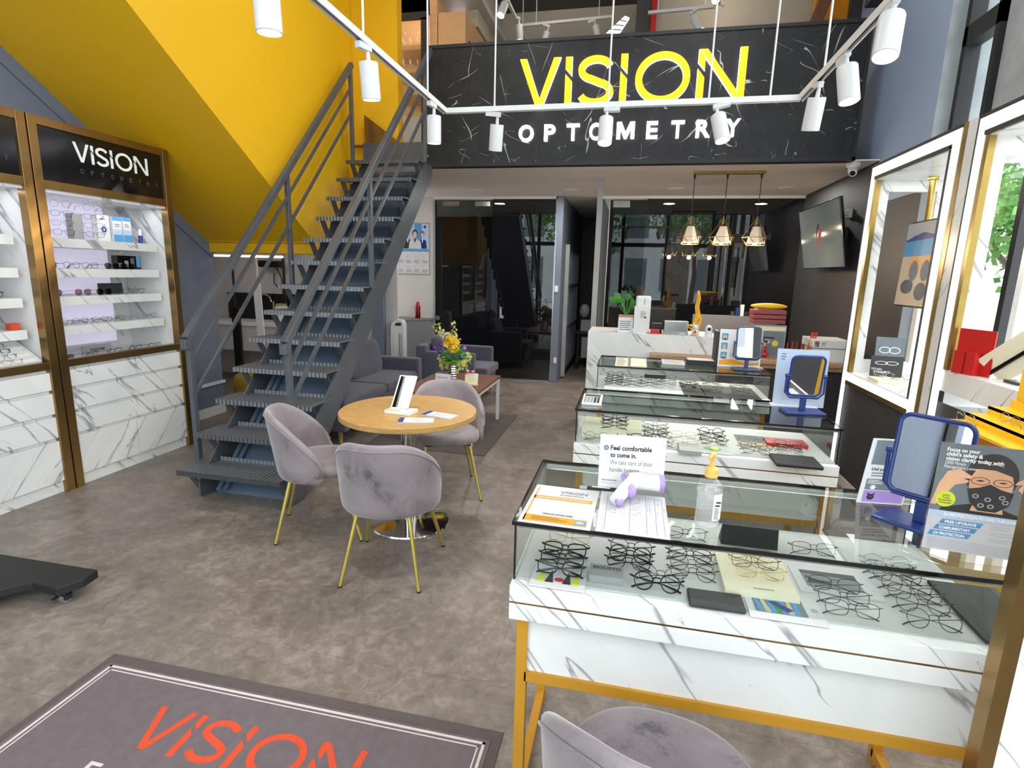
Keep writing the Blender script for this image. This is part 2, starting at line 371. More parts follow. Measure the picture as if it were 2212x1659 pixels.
    def grid(s, P, closeu=False, closev=False):
        nu = len(P); nv = len(P[0]); b = len(s.v); sm0 = s.smooth; s.smooth = True
        for r in P:
            for p in r: s.v.append(Vector(p))
        for i in range(nu if closeu else nu-1):
            for j in range(nv if closev else nv-1):
                i2 = (i+1) % nu; j2 = (j+1) % nv; s.face([b+i*nv+j, b+i2*nv+j, b+i2*nv+j2, b+i*nv+j2])
        s.smooth = sm0; return s
    def ball(s, c, rx, ry=None, rz=None, X=None, n=12, k=8, p=1.0):
        ry = rx if ry is None else ry; rz = rx if rz is None else rz; G = []
        sp = lambda v: math.copysign(abs(v)**p, v)
        for i in range(k+1):
            th = -PI/2+PI*i/k; row = []
            for j in range(n):
                ph = 2*PI*j/n; v = Vector((sp(math.cos(th))*sp(math.cos(ph))*rx, sp(math.cos(th))*sp(math.sin(ph))*ry, sp(math.sin(th))*rz))
                if X: v = X.to_3x3() @ v
                row.append(Vector(c)+v)
            G.append(row)
        return s.grid(G, closev=True)
    def mesh(s, me, X):
        b = len(s.v)
        for v in me.vertices: s.v.append(X @ v.co)
        for p in me.polygons: s.face([b+i for i in p.vertices])
        return s
    def build(s, name, parent=None, mat=None, bevel=0, seg=2, sub=0, weld=False):
        me = bpy.data.meshes.new(name); X = ROOTM.get(parent.name) if parent else None
        vs_ = [X @ v for v in s.v] if X else s.v
        me.from_pydata([tuple(v) for v in vs_], [], s.f)
        for mm in (s.mats or [M[mat]]): me.materials.append(mm)
        me.polygons.foreach_set('material_index', s.mi); me.polygons.foreach_set('use_smooth', s.sm)
        bm = bmesh.new(); bm.from_mesh(me)
        if weld: bmesh.ops.remove_doubles(bm, verts=bm.verts, dist=1e-5)
        bmesh.ops.recalc_face_normals(bm, faces=bm.faces); bm.to_mesh(me); bm.free()
        me.update(); o = bpy.data.objects.new(name, me); COL.objects.link(o)
        if any(s.sm) and not sub: me.set_sharp_from_angle(angle=math.radians(38))
        if bevel:
            b = o.modifiers.new('bevel', 'BEVEL'); b.width = bevel; b.segments = seg; b.limit_method = 'ANGLE'; b.angle_limit = math.radians(40)
            b.harden_normals = False
        if sub: q = o.modifiers.new('subdivision', 'SUBSURF'); q.levels = sub; q.render_levels = sub
        if parent: o.parent = parent; ROOTM[o.name] = X
        return o

ROOTM = {}
def tag(o, label, cat, group=None):
    o['label'] = label; o['category'] = cat
    if group: o['group'] = group
    return o
def thing(name, label, cat, loc=(0, 0, 0), rz=0, group=None):
    o = bpy.data.objects.new(name, None); COL.objects.link(o); o.empty_display_size = .1
    o.location = loc; o.rotation_euler = (0, 0, rz)
    ROOTM[o.name] = (Matrix.Translation(Vector(loc)) @ Matrix.Rotation(rz, 4, 'Z')).inverted()
    return tag(o, label, cat, group)
def struct(name, mb, parent=None, **k):
    o = mb.build(name, parent, **k)
    if not parent: o['kind'] = 'structure'
    return o
def solo(name, mb, label, cat, group=None, **k): return tag(mb.build(name, None, **k), label, cat, group)
def dup(root, loc, rot=None, label=None, group=None):
    r = root.copy(); COL.objects.link(r); r.location = loc
    if rot is not None: r.rotation_euler = rot if hasattr(rot, '__len__') else (0, 0, rot)
    if label: r['label'] = label
    if group: r['group'] = group
    for ch in root.children:
        c = ch.copy(); COL.objects.link(c); c.parent = r
        for g in ch.children:
            d = g.copy(); COL.objects.link(d); d.parent = c
    return r
def FR(o, xd, yd):
    xd = Vector(xd).normalized(); yd = Vector(yd).normalized(); z = xd.cross(yd)
    X = Matrix((xd, yd, z)).transposed().to_4x4(); X.translation = Vector(o); return X
TXT = {}
def text_me(t, bold=0):
    if (t, bold) not in TXT:
        cu = bpy.data.curves.new('t', 'FONT'); cu.body = t; cu.size = 1; cu.resolution_u = 3; cu.offset = bold; cu.fill_mode = 'FRONT'
        o = bpy.data.objects.new('t', cu); COL.objects.link(o); me = bpy.data.meshes.new_from_object(o)
        bpy.data.objects.remove(o); xs = [v.co.x for v in me.vertices]
        TXT[(t, bold)] = (me, min(xs), max(xs))
    return TXT[(t, bold)]
def put_text(mb, t, X, x, y, size, width=None, bold=0, z=.0006, depth=0, center=False):
    me, a, b = text_me(t, bold); sx = size if width is None else width/(b-a)
    if center: x = x-(b-a)*sx/2
    T = X @ Matrix.Translation((x-a*sx, y, z)) @ Matrix.Diagonal((sx, size, 1, 1))
    if not depth: return mb.mesh(me, T)
    n = len(me.vertices); b0 = len(mb.v)
    for dz in (0, depth):
        T2 = X @ Matrix.Translation((x-a*sx, y, z+dz)) @ Matrix.Diagonal((sx, size, 1, 1))
        for v in me.vertices: mb.v.append(T2 @ v.co)
    for p in me.polygons: mb.face([b0+n+i for i in p.vertices])
    cnt = {}
    for p in me.polygons:
        vv = list(p.vertices)
        for i in range(len(vv)):
            e = (vv[i], vv[(i+1) % len(vv)]); cnt[e] = cnt.get(e, 0)+1
    for (i, j) in cnt:
        if (j, i) not in cnt: mb.face([b0+i, b0+j, b0+n+j, b0+n+i])
    return mb
def rect(mb, X, x0, y0, x1, y1, mt, z=.0003): mb.m(mt); return mb.add([(x0,y0,z),(x1,y0,z),(x1,y1,z),(x0,y1,z)], [(0,1,2,3)], X)
def poly(mb, X, pts, mt, z=.0003): mb.m(mt); return mb.add([(x,y,z) for x,y in pts], [list(range(len(pts)))], X)
def disc(mb, X, cx, cy, rx, ry, mt, z=.0003, n=28, a0=0, a1=2*PI):
    return poly(mb, X, [(cx+rx*math.cos(a0+(a1-a0)*i/n), cy+ry*math.sin(a0+(a1-a0)*i/n)) for i in range(n + (a1-a0 < 6.2))], mt, z)
def lines(mb, X, x0, x1, y0, y1, n, mt, z=.0005, fr=.35, rnd=True):
    for i in range(n):
        y = y1+(y0-y1)*(i+.5)/n; h = (y1-y0)/n*fr/2; xe = x1-(x1-x0)*(random.random()*.35 if rnd else 0)
        rect(mb, X, x0, y-h, xe, y+h, mt, z)
# the logo in units of cap height: list of (letter, polygons, strips)
def arc(cx, cy, rx, ry, a0, a1, n): return [(cx+rx*math.cos(math.radians(a0+(a1-a0)*i/n)), cy+ry*math.sin(math.radians(a0+(a1-a0)*i/n))) for i in range(n+1)]
def logo_letters():
    t = .145; L = []
    L.append(('V', [[(0,1),(.155,1),(.46,.17),(.53,0),(.385,0)], [(.53,0),(.385,0),(.46,.17),(.76,1),(.915,1)]], []))
    def i_(x): return [[(x,1),(x+t,1),(x+t,.62),(x,.77)], [(x,.66),(x+t,.51),(x+t,0),(x,0)]]
    L.append(('i', i_(1.02), []))
    rx = .31; cx = 1.68
    up = arc(cx, .73, rx, .2, 18, 252, 16); lo = arc(cx, .27, rx+.01, .2, 72, -162, 16)
    L.append(('S', [], [up+lo]))
    L.append(('i', i_(2.2), []))
    L.append(('O', [], [arc(3.08, .5, .49, .432, 0, 360, 40)[:-1]]))
    x = 3.78
    L.append(('N', [[(x,1),(x+.16,1),(x+.14,.74),(x+t,.6),(x,.76)], [(x,.64),(x+t,.46),(x+t,0),(x,0)], [(x+.02,1),(x+.17,1),(x+.95,0),(x+.78,0)], [(x+.805,0),(x+.95,0),(x+.95,1),(x+.805,1)]], []))
    return L
def put_logo(mb, X, x, y, h, depth=.0006, side=None, only=None):
    T = X @ Matrix.Translation((x, y, 0)) @ Matrix.Diagonal((h, h, 1, 1))
    for k, (nm, ps, ss) in enumerate(logo_letters()):
        if only is not None and k != only: continue
        for i, p in enumerate(ps): mb.prism(p, depth*(1+.06*i), T @ Matrix.Translation((0, 0, depth*.05*i)), side)
        for q in ss: mb.strip(q, .145, depth, T, side, closed=(nm == 'O'))
    return mb
ORD = ['front', 'second', 'third', 'fourth', 'fifth', 'sixth', 'seventh']
# ------------------------------------------------------------------ the room shell
MZ = 2.69; FL2 = 2.93; CZ = 5.08
b = MB().m('floor'); b.box(-6.3, -1.8, -.1, 2.22, 11.2, 0); struct('floor', b)
b = MB().m('ceildark'); b.box(-6.3, -1.8, CZ, 2.4, 11.2, CZ+.15); struct('ceiling', b)
b = MB().m('ceil'); b.box(-6.2, 5.96, MZ, 1.885, 7.1, FL2-.005); b.box(-6.2, 7.1, MZ, 2.1, 11.2, FL2-.005); b.box(-6.2, 7.1, FL2-.005, 2.1, 11.2, FL2); b.box(1.885, 5.86, MZ, 2.1, 7.1, MZ+.01)
b.m('walnut'); b.box(-3.1, 5.86, FL2-.012, -2.26, 7.1, FL2); struct('ceiling_mezzanine', b)
# left wall
b = MB().m('wallgrey'); b.box(-4.5, -1.8, 0, -4.38, 5.15, CZ); struct('wall_left', b)
b = MB().m('white'); b.box(-4.38, 4.12, 0, -4.365, 5.15, .1); struct('baseboard_left', b)
b = MB().m('white'); b.box(-4.38, 4.12, .335, -4.355, 5.16, .365); struct('trim_1', b)
# sloping concrete stair above: soffit, side, end wall, beam
yl0, zl0 = 2.0, 1.853+.678*(5.056-2.0); 
b = MB().m('yellow')
SX = -3.125
L = [(-4.38, y, 1.853-.678*(y-5.056)) for y in (.33, 5.056)]; R_ = [(SX-.021, y, 1.853-.678*(y-5.056)) for y in (.33, 5.056)]
b.add([L[0], L[1], R_[1], R_[0]] + [(p[0], p[1], p[2]+.12) for p in (L[0], L[1], R_[1], R_[0])], [(0,1,2,3),(4,7,6,5),(0,4,5,1),(1,5,6,2),(3,2,6,7),(0,3,7,4)])
struct('ceiling_stair', b)
b = MB().m('yellow'); b.box(-4.38, 5.056, 1.845, SX-.021, 5.2, 2.1); b.box(-4.38, 5.09, 1.735, SX-.021, 5.25, 1.845); b.box(-4.38, 5.06, 1.84, SX-.021, 5.075, 1.86); struct('trim_2', b, bevel=.008)
b = MB().m('yellow')
b.add([(SX,.33,R_[0][2]),(SX,5.056,1.853),(SX,5.056,1.735),(SX,5.96,1.735),(SX,5.96,CZ),(SX,.33,CZ)] + [(SX-.02,.33,R_[0][2]),(SX-.02,5.056,1.853),(SX-.02,5.056,1.735),(SX-.02,5.96,1.735),(SX-.02,5.96,CZ),(SX-.02,.33,CZ)],
      [(0,1,2,3,4,5),(11,10,9,8,7,6),(0,6,7,1),(1,7,8,2),(2,8,9,3),(3,9,10,4)])
b.box(SX-.02, 5.2, 1.5, SX, 5.32, 1.75); struct('wall_stair', b)
b = MB().m('yellow'); b.box(-3.12, 5.94, FL2+.001, -2.6, 6.06, CZ); b.box(-3.12, 5.92, 1.74, -2.96, 5.955, FL2); struct('wall_stair_end', b)
b = MB().m('wallgrey')   # dark skirting line that follows the stair on the left wall
for k in range(1):
    a = Vector((-4.372, 2.0, 1.853-.678*(2.0-5.056)-.06)); c = Vector((-4.372, 5.15, 1.853-.678*(5.15-5.056)-.06)); b.bar(a, c, .02, .1)
struct('trim_3', b)
# pantry alcove and back walls
b = MB().m('offwhite'); b.box(-6.3, 7.2, 0, -3.562, 7.3, MZ); b.box(-3.381, 7.2, 0, -3.205, 7.23, MZ); struct('wall_back', b)
b = MB().m('wallgrey'); b.box(-3.562, 7.12, 0, -3.381, 7.4, MZ); struct('wall_pillar', b)
b = MB().m('offwhite'); b.box(-6.3, 4.2, 0, -6.2, 7.3, MZ); b.box(-6.3, 5.05, 0, -4.5, 5.15, MZ); struct('wall_alcove', b)
b = MB().m('offwhite'); b.box(-4.4, 8.13, 0, -3.006, 8.25, MZ); struct('wall_rear', b)
# glazed partition at the back (Y 8.13)
def door(name, x0, x1, z1=2.64, pane='tint'):
    b = MB().m('greyp'); b.box(x0, 8.11, z1, x1, 8.15, z1+.03); b.box(x0, 8.11, 0, x0+.012, 8.15, z1); o = struct(name, b)
    p = MB().m(pane); p.box(x0+.012, 8.125, .01, x1, 8.135, z1); p.build('glass_pane', o)
    return o
d = door('door_1', -3.0, -2.1)
b = MB().m('steel'); b.box(-2.86, 8.10, 2.555, -2.6, 8.125, 2.62); b.build('patch_fitting', d); b = MB().m('steel'); b.box(-2.36, 8.10, 2.555, -2.13, 8.125, 2.62); b.build('patch_fitting', d)
b = MB().m('chrome').cyl((-2.93, 8.12, 1.0-.1), (-2.93, 8.07, .9), .035); b.build('door_knob', d)
b = MB().m('white').box(-3.0, 8.1, 2.655, -1.14, 8.16, MZ); b.box(-.53, 8.1, 2.655, 2.1, 8.16, MZ); struct('trim_4', b)
b = MB().m('darkglass').box(-2.098, 8.12, .02, -1.16, 8.14, 2.655); struct('window_1', b)
b = MB().m('steel'); b.box(-1.16, 8.1, 0, -1.14, 8.16, 2.69); b.box(-2.1, 8.1, 0, -1.14, 8.16, .02); struct('trim_5', b)
b = MB().m('wallgrey'); b.box(-1.14, 8.08, 0, -1.05, 11.1, MZ); struct('wall_corridor', b)
b = MB().m('walldark'); b.box(-4.4, 11.0, 0, 2.1, 11.1, MZ); b.box(-.53, 8.2, 0, -.5, 11, MZ); struct('wall_far', b)
b = MB().m('white'); b.box(-1.13, 8.06, 1.35, -1.08, 8.082, 1.44); solo('light_switch', b, 'small white light switch on the slate wall end beside the black glass', 'switch')
b = MB().m('white'); b.box(-1.1, 8.06, .3, -1.06, 8.082, .38); solo('wall_socket', b, 'small white socket low on the slate wall end', 'socket')
# dark gridded door standing open in the corridor
g = thing('gridded_door', 'dark sliding door with a grid of panes inside the back corridor', 'door', (-.97, 9.0, 0))
b = MB().m('concrete').box(-1.045, 8.5, .02, -.985, 8.58, 2.05); b.build('door_stile', g)
b = MB().m('wallgrey')
for k in range(8): b.box(-1.02, 8.62+k*.22, .1, -1.0, 8.65+k*.22, 2.0)
for z in (.1, .75, 1.4, 1.95): b.box(-1.022, 8.58, z, -.998, 10.3, z+.05)
b.build('door_grid', g); b = MB().m('offwhite').box(-1.03, 8.6, .1, -1.022, 10.3, 2.0); b.build('frosted_pane', g)
d = door('door_2', -.41, .10)
b = MB().m('steel').box(-.36, 8.10, 2.54, -.13, 8.125, 2.63); b.build('patch_fitting', d)
b = MB().m('darkglass').box(.1, 8.12, .02, 2.1, 8.14, 2.655); struct('window_2', b)
b = MB().m('greyp').box(-.475, 6.6, 0, -.415, 6.66, MZ); solo('steel_post', b, 'slim grey steel post from floor to ceiling behind the desk end', 'post')
# right wall
b = MB().m('walldark'); b.box(2.1, 4.97, 0, 2.25, 8.13, MZ); struct('wall_right_rear', b)
b = MB().m('wallblue'); b.box(2.1, 4.97, MZ, 2.4, 8.2, CZ); b.box(2.095, 4.97, 2.3, 2.1, 5.86, MZ); struct('wall_right', b)
b = MB().m('concrete'); b.box(2.1, 4.962, 1.0, 2.4, 4.97, CZ); b.box(2.24, 3.98, 2.5, 2.55, 4.52, CZ); b.box(2.24, 1.4, 0, 2.55, 1.8, CZ); b.box(2.24, -1.8, 0, 2.5, -1.4, CZ); struct('wall_columns', b)
b = MB().m('walldark'); b.box(2.24, -1.4, 0, 2.3, 4.97, .75); struct('wall_right_sill', b)
for k, (y0, y1) in enumerate(((4.52, 4.96), (1.8, 3.98), (-1.4, 1.4), (3.98, 4.52))):
    b = MB().m('blackmatt')
    if k == 3: b.box(2.2, y0, .75, 2.3, y1, .88); b.box(2.2, y0, 2.4, 2.3, y1, 2.5); p = MB().m('winglass').box(2.245, y0, .8, 2.255, y1, 2.45); o = struct('window_7', b); p.build('glass_pane', o); continue
    for z in (.75, 3.28, CZ-.08): b.box(2.2, y0, z, 2.3, y1, z+.13)
    n = 1 if k == 0 else 2
    for i in range(n+1): yy = y0+(y1-y0-.05)*i/n; b.box(2.2, yy, .75, 2.3, yy+.05, CZ)
    o = struct('window_%d' % (k+3), b)
    p = MB().m('winglass').box(2.245, y0+.02, .8, 2.255, y1-.02, CZ-.05); p.build('glass_pane', o)
# street front behind the camera
b = MB().m('blackmatt')
for i in range(6): x = -4.38+i*1.316; b.box(x-.05, -1.7, 0, x+.05, -1.6, CZ)
for z in (0, 2.5, CZ-.1): b.box(-4.38, -1.7, z, 2.24, -1.6, z+.12)
o = struct('window_6', b); p = MB().m('winglass').box(-4.38, -1.655, .05, 2.24, -1.645, CZ); p.build('glass_pane', o)
# mezzanine room
b = MB().m('mezzwall'); b.box(-2.1, 8.13, FL2, 2.1, 8.2, CZ); struct('wall_mezzanine', b); b = MB().m('mezzwall').box(-2.15, 6.9, 4.44, -2.0, 8.13, CZ); struct('wall_mezzanine_left', b)
# outdoors on the right
b = MB().m('outwhite'); b.box(2.6, -12, -.3, 30, 40, -.02); b.box(-14, -22, -.3, 14, -1.9, -.02); struct('floor_street', b)
# ------------------------------------------------------------------ fascia sign
FY = 5.85
g = thing('fascia_sign', 'black marble mezzanine fascia with yellow lit VISION letters above white OPTOMETRY', 'sign', (-.18, FY+.05, MZ))
b = MB().m('dmarble').box(-2.25, FY, MZ, 1.88, FY+.09, 3.845); b.build('marble_panel', g)
b = MB().m('blackmatt'); b.box(-2.255, FY-.012, MZ-.004, 1.885, FY+.1, MZ+.03); b.box(-2.255, FY-.012, 3.83, 1.885, FY+.1, 3.86); b.box(1.86, FY-.012, MZ, 1.89, FY+.1, 3.86)
b.build('edge_trim', g)
X = FR((-1.25, FY-.005, 3.225), (1, 0, 0), (0, 0, 1)); hL = .448
for k in range(6):
    b = MB().m('signyellow'); put_logo(b, X, 0, 0, hL, .035, 'signwhite', only=k); o = b.build('letter', g)
    o['label'] = 'yellow lit letter with white glowing rim'
def pxx(x, y, Y=FY-.02): return aty(x, y, Y).x
for ch, x0, x1 in (('O',1121,1153),('P',1176,1200),('T',1224,1252),('O',1273,1303),('M',1332,1371),('E',1396,1421),('T',1449,1478),('R',1503,1534),('Y',1567,1598)):
    a, c = pxx(x0, 285), pxx(x1, 280); b = MB().m('signwhite')
    XM = FR((a, FY-.005, 2.917), (1, 0, 0), (0, 0, 1)); wM = c-a; hM = .153; tM = .036
    if ch == 'M':
        b.prism([(0, 0), (tM, 0), (tM, hM*.62), (wM/2-.012, 0), (wM/2+.012, 0), (wM-tM, hM*.62), (wM-tM, 0), (wM, 0), (wM, hM), (wM-.045, hM), (wM/2, hM*.38), (.045, hM), (0, hM)], .035, XM)
    else: put_text(b, ch, XM, 0, 0, .215, width=c-a, bold=.004 if ch == 'M' else .02, depth=.035, z=0)
    o = b.build('letter', g)
    o['label'] = 'small white lit capital letter'

# ------------------------------------------------------------------ steel staircase
N = 13; y1, z1, run, rise = 2.985, .225, .2046, .2054; TX0, TX1 = -2.965, -2.175
g = thing('steel_staircase', 'grey steel staircase with checker plate treads and pipe-rail sides up to the mezzanine', 'staircase', (-2.57, 3.3, 0))
for k in range(N):
    y, z = y1+k*run, z1+k*rise
    b = MB().m('plate'); b.box(TX0, y, z-.006, TX1, y+.27, z); b.box(TX0, y, z-.036, TX1, y+.006, z-.006); b.box(TX0+.13, y+.264, z, TX1-.02, y+.27, z+.028)
    b.build('tread', g)
    for x in (TX0+.045, TX1-.045):
        b = MB().m('steelpaint'); zb = max(0, z-.2); q = .19-.07*(z-.2 < 0)
        b.bar((x, y+.05, z-.02), (x, y+q-.03, zb+.012), .05, .008, (0, 1, 0)); b.bar((x, y+q-.03, zb+.006), (x, y+q+.02, zb+.006), .05, .008); b.bar((x, y+q+.02, zb+.012), (x, y+.25, z-.02), .05, .008, (0, 1, 0))
        b.build('tread_bracket', g)
for x in (-2.86, -2.185):
    b = MB().m('steelpaint'); p0 = (3.02, 0); p1 = (5.72, 2.69)
    T = FR((x-.006, 0, 0), (0, 1, 0), (0, 0, 1))
    b.prism([(3.24, 0), (3.06, 0.02), (3.06, .13), (5.62, 2.69), (5.82, 2.69), (5.84, 2.6)], .014, T); b.build('stringer', g)
b = MB().m('slateplate'); T = FR((-2.845, 0, 0), (0, 1, 0), (0, 0, 1)); b.prism([(3.20, .0), (3.22, 0), (5.83, 2.61), (5.83, 2.64)], .655, T)
b.build('soffit_plate', g)
b = MB().m('slateplate')
for dx in (0, .02): b.bar((-2.80+dx*2, 3.16+dx, .03), (-2.80+dx*2, 5.74+dx, 2.60), .03, .012)
b.build('stiffener', g)
b = MB().m('steelpaint'); b.box(-2.95, 5.80, MZ, -2.255, 5.83, FL2); b.build('landing_riser', g)
b = MB().m('bronze'); b.prism([(0, 0), (.42, 0), (0, .3)], .01, FR((-2.955, 5.86, FL2), (1, 0, 0), (0, 0, 1))); b.build('gusset', g)
for sx, posts, hr in ((-2.985, ((3.215, .225), (4.45, 1.457), (5.63, 2.69)), ((3.19, 1.10), (5.66, 3.66))), (-2.165, ((3.14, .43), (4.35, 1.457), (5.60, 2.69)), ((3.11, 1.12), (5.76, 3.78)))):
    sl = (hr[1][1]-hr[0][1])/(hr[1][0]-hr[0][0]); zt = lambda y: hr[0][1]+sl*(y-hr[0][0])
    b = MB().m('steelpaint'); b.bar((sx, *hr[0]), (sx, *hr[1]), .045, .05); b.box(sx-.022, hr[0][0]-.03, hr[0][1]-.07, sx+.022, hr[0][0]+.03, hr[0][1]); b.build('handrail', g, bevel=.004)
    for k, (y, z) in enumerate(posts):
        b = MB().m('steelpaint'); b.box(sx-.017, y-.02, z, sx+.017, y+.02, zt(y)-.01); b.build('post', g, bevel=.003)
    for dz in (.2, .44):
        b = MB().m('steelpaint'); b.bar((sx, posts[0][0], zt(posts[0][0])-dz), (sx, posts[2][0], zt(posts[2][0])-dz), .022, .022); b.build('mid_rail', g)

# ------------------------------------------------------------------ suspended lighting track
ks = 3.75/5.55
TZ, TY, TXa, TXb = 1.6+1.55*ks, 3.75, -1.935*ks, 1.30*ks
g = thing('lighting_track', 'white U-shaped lighting track hung on thin rods in front of the black fascia', 'track light rail', (-.2, TY, TZ))
for p0, p1 in (((TXa, TY, TZ), (TXb, TY, TZ)), ((TXa, TY+.017, TZ), (TXa, .4, TZ)), ((TXb, TY+.017, TZ), (TXb, .4, TZ))):
    b = MB().m('whitep'); d = (Vector(p1)-Vector(p0)).normalized(); s = Vector((d.y, -d.x, 0))
    for o_ in (-.014, .014): b.bar(Vector(p0)+s*o_, Vector(p1)+s*o_, .007, .03)
    b.bar(Vector(p0)+Vector((0, 0, .014)), Vector(p1)+Vector((0, 0, .014)), .034, .005); b.m('black').bar(Vector(p0)+Vector((0, 0, .004)), Vector(p1)+Vector((0, 0, .004)), .018, .012); b.build('rail', g)
rods = [(TXa, 2.75), (TXa, 3.45), (-1.494*ks, TY), (-.62*ks, TY), (.335*ks, TY), (1.03*ks, TY), (TXb, 3.4), (TXb, 2.4), (TXa, 1.6)]
rods[2] = (aty(1068, 236, TY).x, TY); rods[3] = (aty(1313, 228, TY).x, TY); rods[4] = (aty(1531, 214, TY).x, TY); rods[5] = (aty(1664, 203, TY).x, TY)
rods[0] = (TXa, atx(785, 85, TXa).y); rods[1] = (TXa, atx(924, 199, TXa).y); rods[6] = (TXb, atx(1782, 140, TXb).y)
for x, y in rods: b = MB().m('whitep').cyl((x, y, TZ+.015), (x, y, CZ), .0055, n=8); b.build('hanging_rod', g)
def spot_proto(lit=True):
    t = thing('track_spotlight', '', 'spotlight', (0, 0, 0))
    b = MB().m('spotwhite'); b.box(-.05, -.014, -.03, .05, .014, 0); b.build('adapter', t, bevel=.003)
    b = MB().m('spotwhite'); b.cyl((.03, 0, -.03), (.03, 0, -.085), .009, .012, 12); b.build('stem', t)
    b = MB().m('spotwhite'); b.lathe([(.0, -.075), (.043, -.075), (.0445, -.08), (.0445, -.235), (.041, -.237), (.037, -.222), (.0, -.222)], Matrix.Translation((.03, 0, 0)), 28, cap=False); b.build('can', t)
    b = MB().m('lampglow' if lit else 'greyp'); b.lathe([(.0, -.224), (.036, -.224), (.036, -.226), (0, -.226)], Matrix.Translation((.03, 0, 0)), 24, cap=False); b.build('lens', t)
    return t
sp0 = None
def aim(t, tilt, az): t.rotation_euler = Euler((tilt*math.cos(az), tilt*math.sin(az), az))
spots = [ # x, y, rot(tilt x, tilt y, z), label, aims light?
 (TXa, atx(785, 100, TXa).y, (0, -.12, 1.45), 'large white track spotlight, upper one on the left arm beside the staircase'),
 (TXa, atx(933, 212, TXa).y, (.02, -.05, 1.5), 'white track spotlight on the left arm near the rear corner of the track'),
 (aty(1066, 240, TY).x, TY, (.25, .12, 0), 'white track spotlight hanging left of the lit yellow letters'),
 (aty(1322, 236, TY).x, TY, (.3, 0, PI), 'white track spotlight hanging in front of the second white letter O'),
 (aty(1558, 222, TY).x, TY, (.3, .22, PI), 'white track spotlight hanging in front of the white letters R and Y'),
 (TXb, atx(1768, 178, TXb).y, (0, .28, -1.5), 'white track spotlight on the right arm nearest the rear corner'),
 (TXb, atx(1822, 112, TXb).y, (.1, -.22, -1.5), 'white track spotlight in the middle of the right arm, tilted'),
 (TXb, atx(1925, 5, TXb).y, (-.15, -.3, -1.5), 'largest white track spotlight at the top right, shining at the window side'),
 (TXa, atx(555, -70, TXa).y, (0, -.05, 1.45), 'white track spotlight cut off by the top edge over the yellow wall'),
]
sp0 = spot_proto()
for k, (x, y, r, lab) in enumerate(spots):
    t = sp0 if k == 0 else dup(sp0, (0, 0, 0))
    t.location = (x, y, TZ-.012); t.rotation_euler = (r[0], r[1], r[2]); t['label'] = lab; t['group'] = 'white track spotlights'
    l = bpy.data.lights.new('spot', 'SPOT'); l.energy = 18; l.color = (1, .93, .82); l.spot_size = math.radians(75); l.spot_blend = .6; l.shadow_soft_size = .04
    o = bpy.data.objects.new('spot_lamp', l); COL.objects.link(o)
    X = Matrix.Translation((x, y, TZ-.012)) @ Euler(r).to_matrix().to_4x4(); o.matrix_world = X @ Matrix.Translation((.03, 0, -.245))
# upstairs spots and tracks
def up_track(p0, p1, lab):
    b = MB().m('whitep').bar(p0, p1, .035, .03)
    for q in (.15, .85): P = Vector(p0).lerp(Vector(p1), q); b.cyl(P, (P.x, P.y, CZ), .006, n=6)
    solo('upper_lighting_track', b, lab, 'track light rail')
q0 = aty(1130, 55, 7.6); q1 = aty(1323, 36, 7.6); up_track(q0, q1, 'short white lighting track on the mezzanine behind the left letters')
q2 = aty(1400, 28, 7.0); q3 = aty(1545, 14, 7.0); up_track(q2, q3, 'white lighting track on the mezzanine before the beige wall')
q4 = aty(1095, -60, 7.3); q5 = aty(1118, 45, 7.3); up_track((-1.62, 6.2, q5.z), (-1.62, 7.9, q5.z), 'white lighting track running front to back on the mezzanine left')
# lamps added out of view over the shop floor to brighten upper walls
for k, (x, y) in enumerate(((-1.6, 1.2), (.6, 4.3), (-1.6, 4.3), (.4, 1.2))):
    b = MB().m('whitep').lathe([(0, 0), (.3, 0), (.3, -.05), (.27, -.05), (.27, -.03), (0, -.03)], Matrix.Translation((x, y, CZ)), 32, cap=False)
    g = thing('added_ceiling_lamp', 'added unseen round white lamp on the high ceiling, %s' % ('front left', 'rear right', 'rear left', 'front right')[k], 'ceiling light', (x, y, CZ-.05), 0, 'added ceiling lamps'); b.build('housing', g)
    b = MB().m('lampglow').cyl((x, y, CZ-.045), (x, y, CZ-.03), .265, n=32); b.build('diffuser', g)
    l = bpy.data.lights.new('added_high_lamp', 'AREA'); l.shape = 'DISK'; l.size = .5; l.energy = (14, 18, 15, 9)[k]; l.color = (1, .98, .95)
    o = bpy.data.objects.new('added_high_lamp', l); COL.objects.link(o); o.location = (x, y, CZ-.06)
for k, (px, py, Y, r, lab) in enumerate(((1092, -8, 6.6, (0, .5, 1.2), 'small white spotlight highest on the mezzanine left track'), (1119, 36, 7.2, (0, -.2, 1.4), 'small white spotlight lower on the mezzanine left track'),
        (1182, 52, 7.6, (.2, .35, 0), 'small white spotlight left on the short mezzanine track'), (1278, 42, 7.6, (.2, -.3, 0), 'small white spotlight right on the short mezzanine track'),
        (1497, 22, 7.0, (.1, .55, PI), 'small white spotlight before the beige mezzanine wall'), (1556, 8, 7.0, (1.2, -.6, PI), 'small white spotlight pointing at the viewer on the mezzanine'))):
    t = dup(sp0, aty(px, py, Y), r, lab, 'mezzanine spotlights')
for (x, y, e) in ((-1.2, 7.0, 3.5), (.8, 7.0, 3.5)):
    l = bpy.data.lights.new('mezzanine_lamp', 'POINT'); l.energy = e; l.color = (1, .86, .66); l.shadow_soft_size = .1
    o = bpy.data.objects.new('mezzanine_lamp', l); COL.objects.link(o); o.location = (x, y, 4.7)

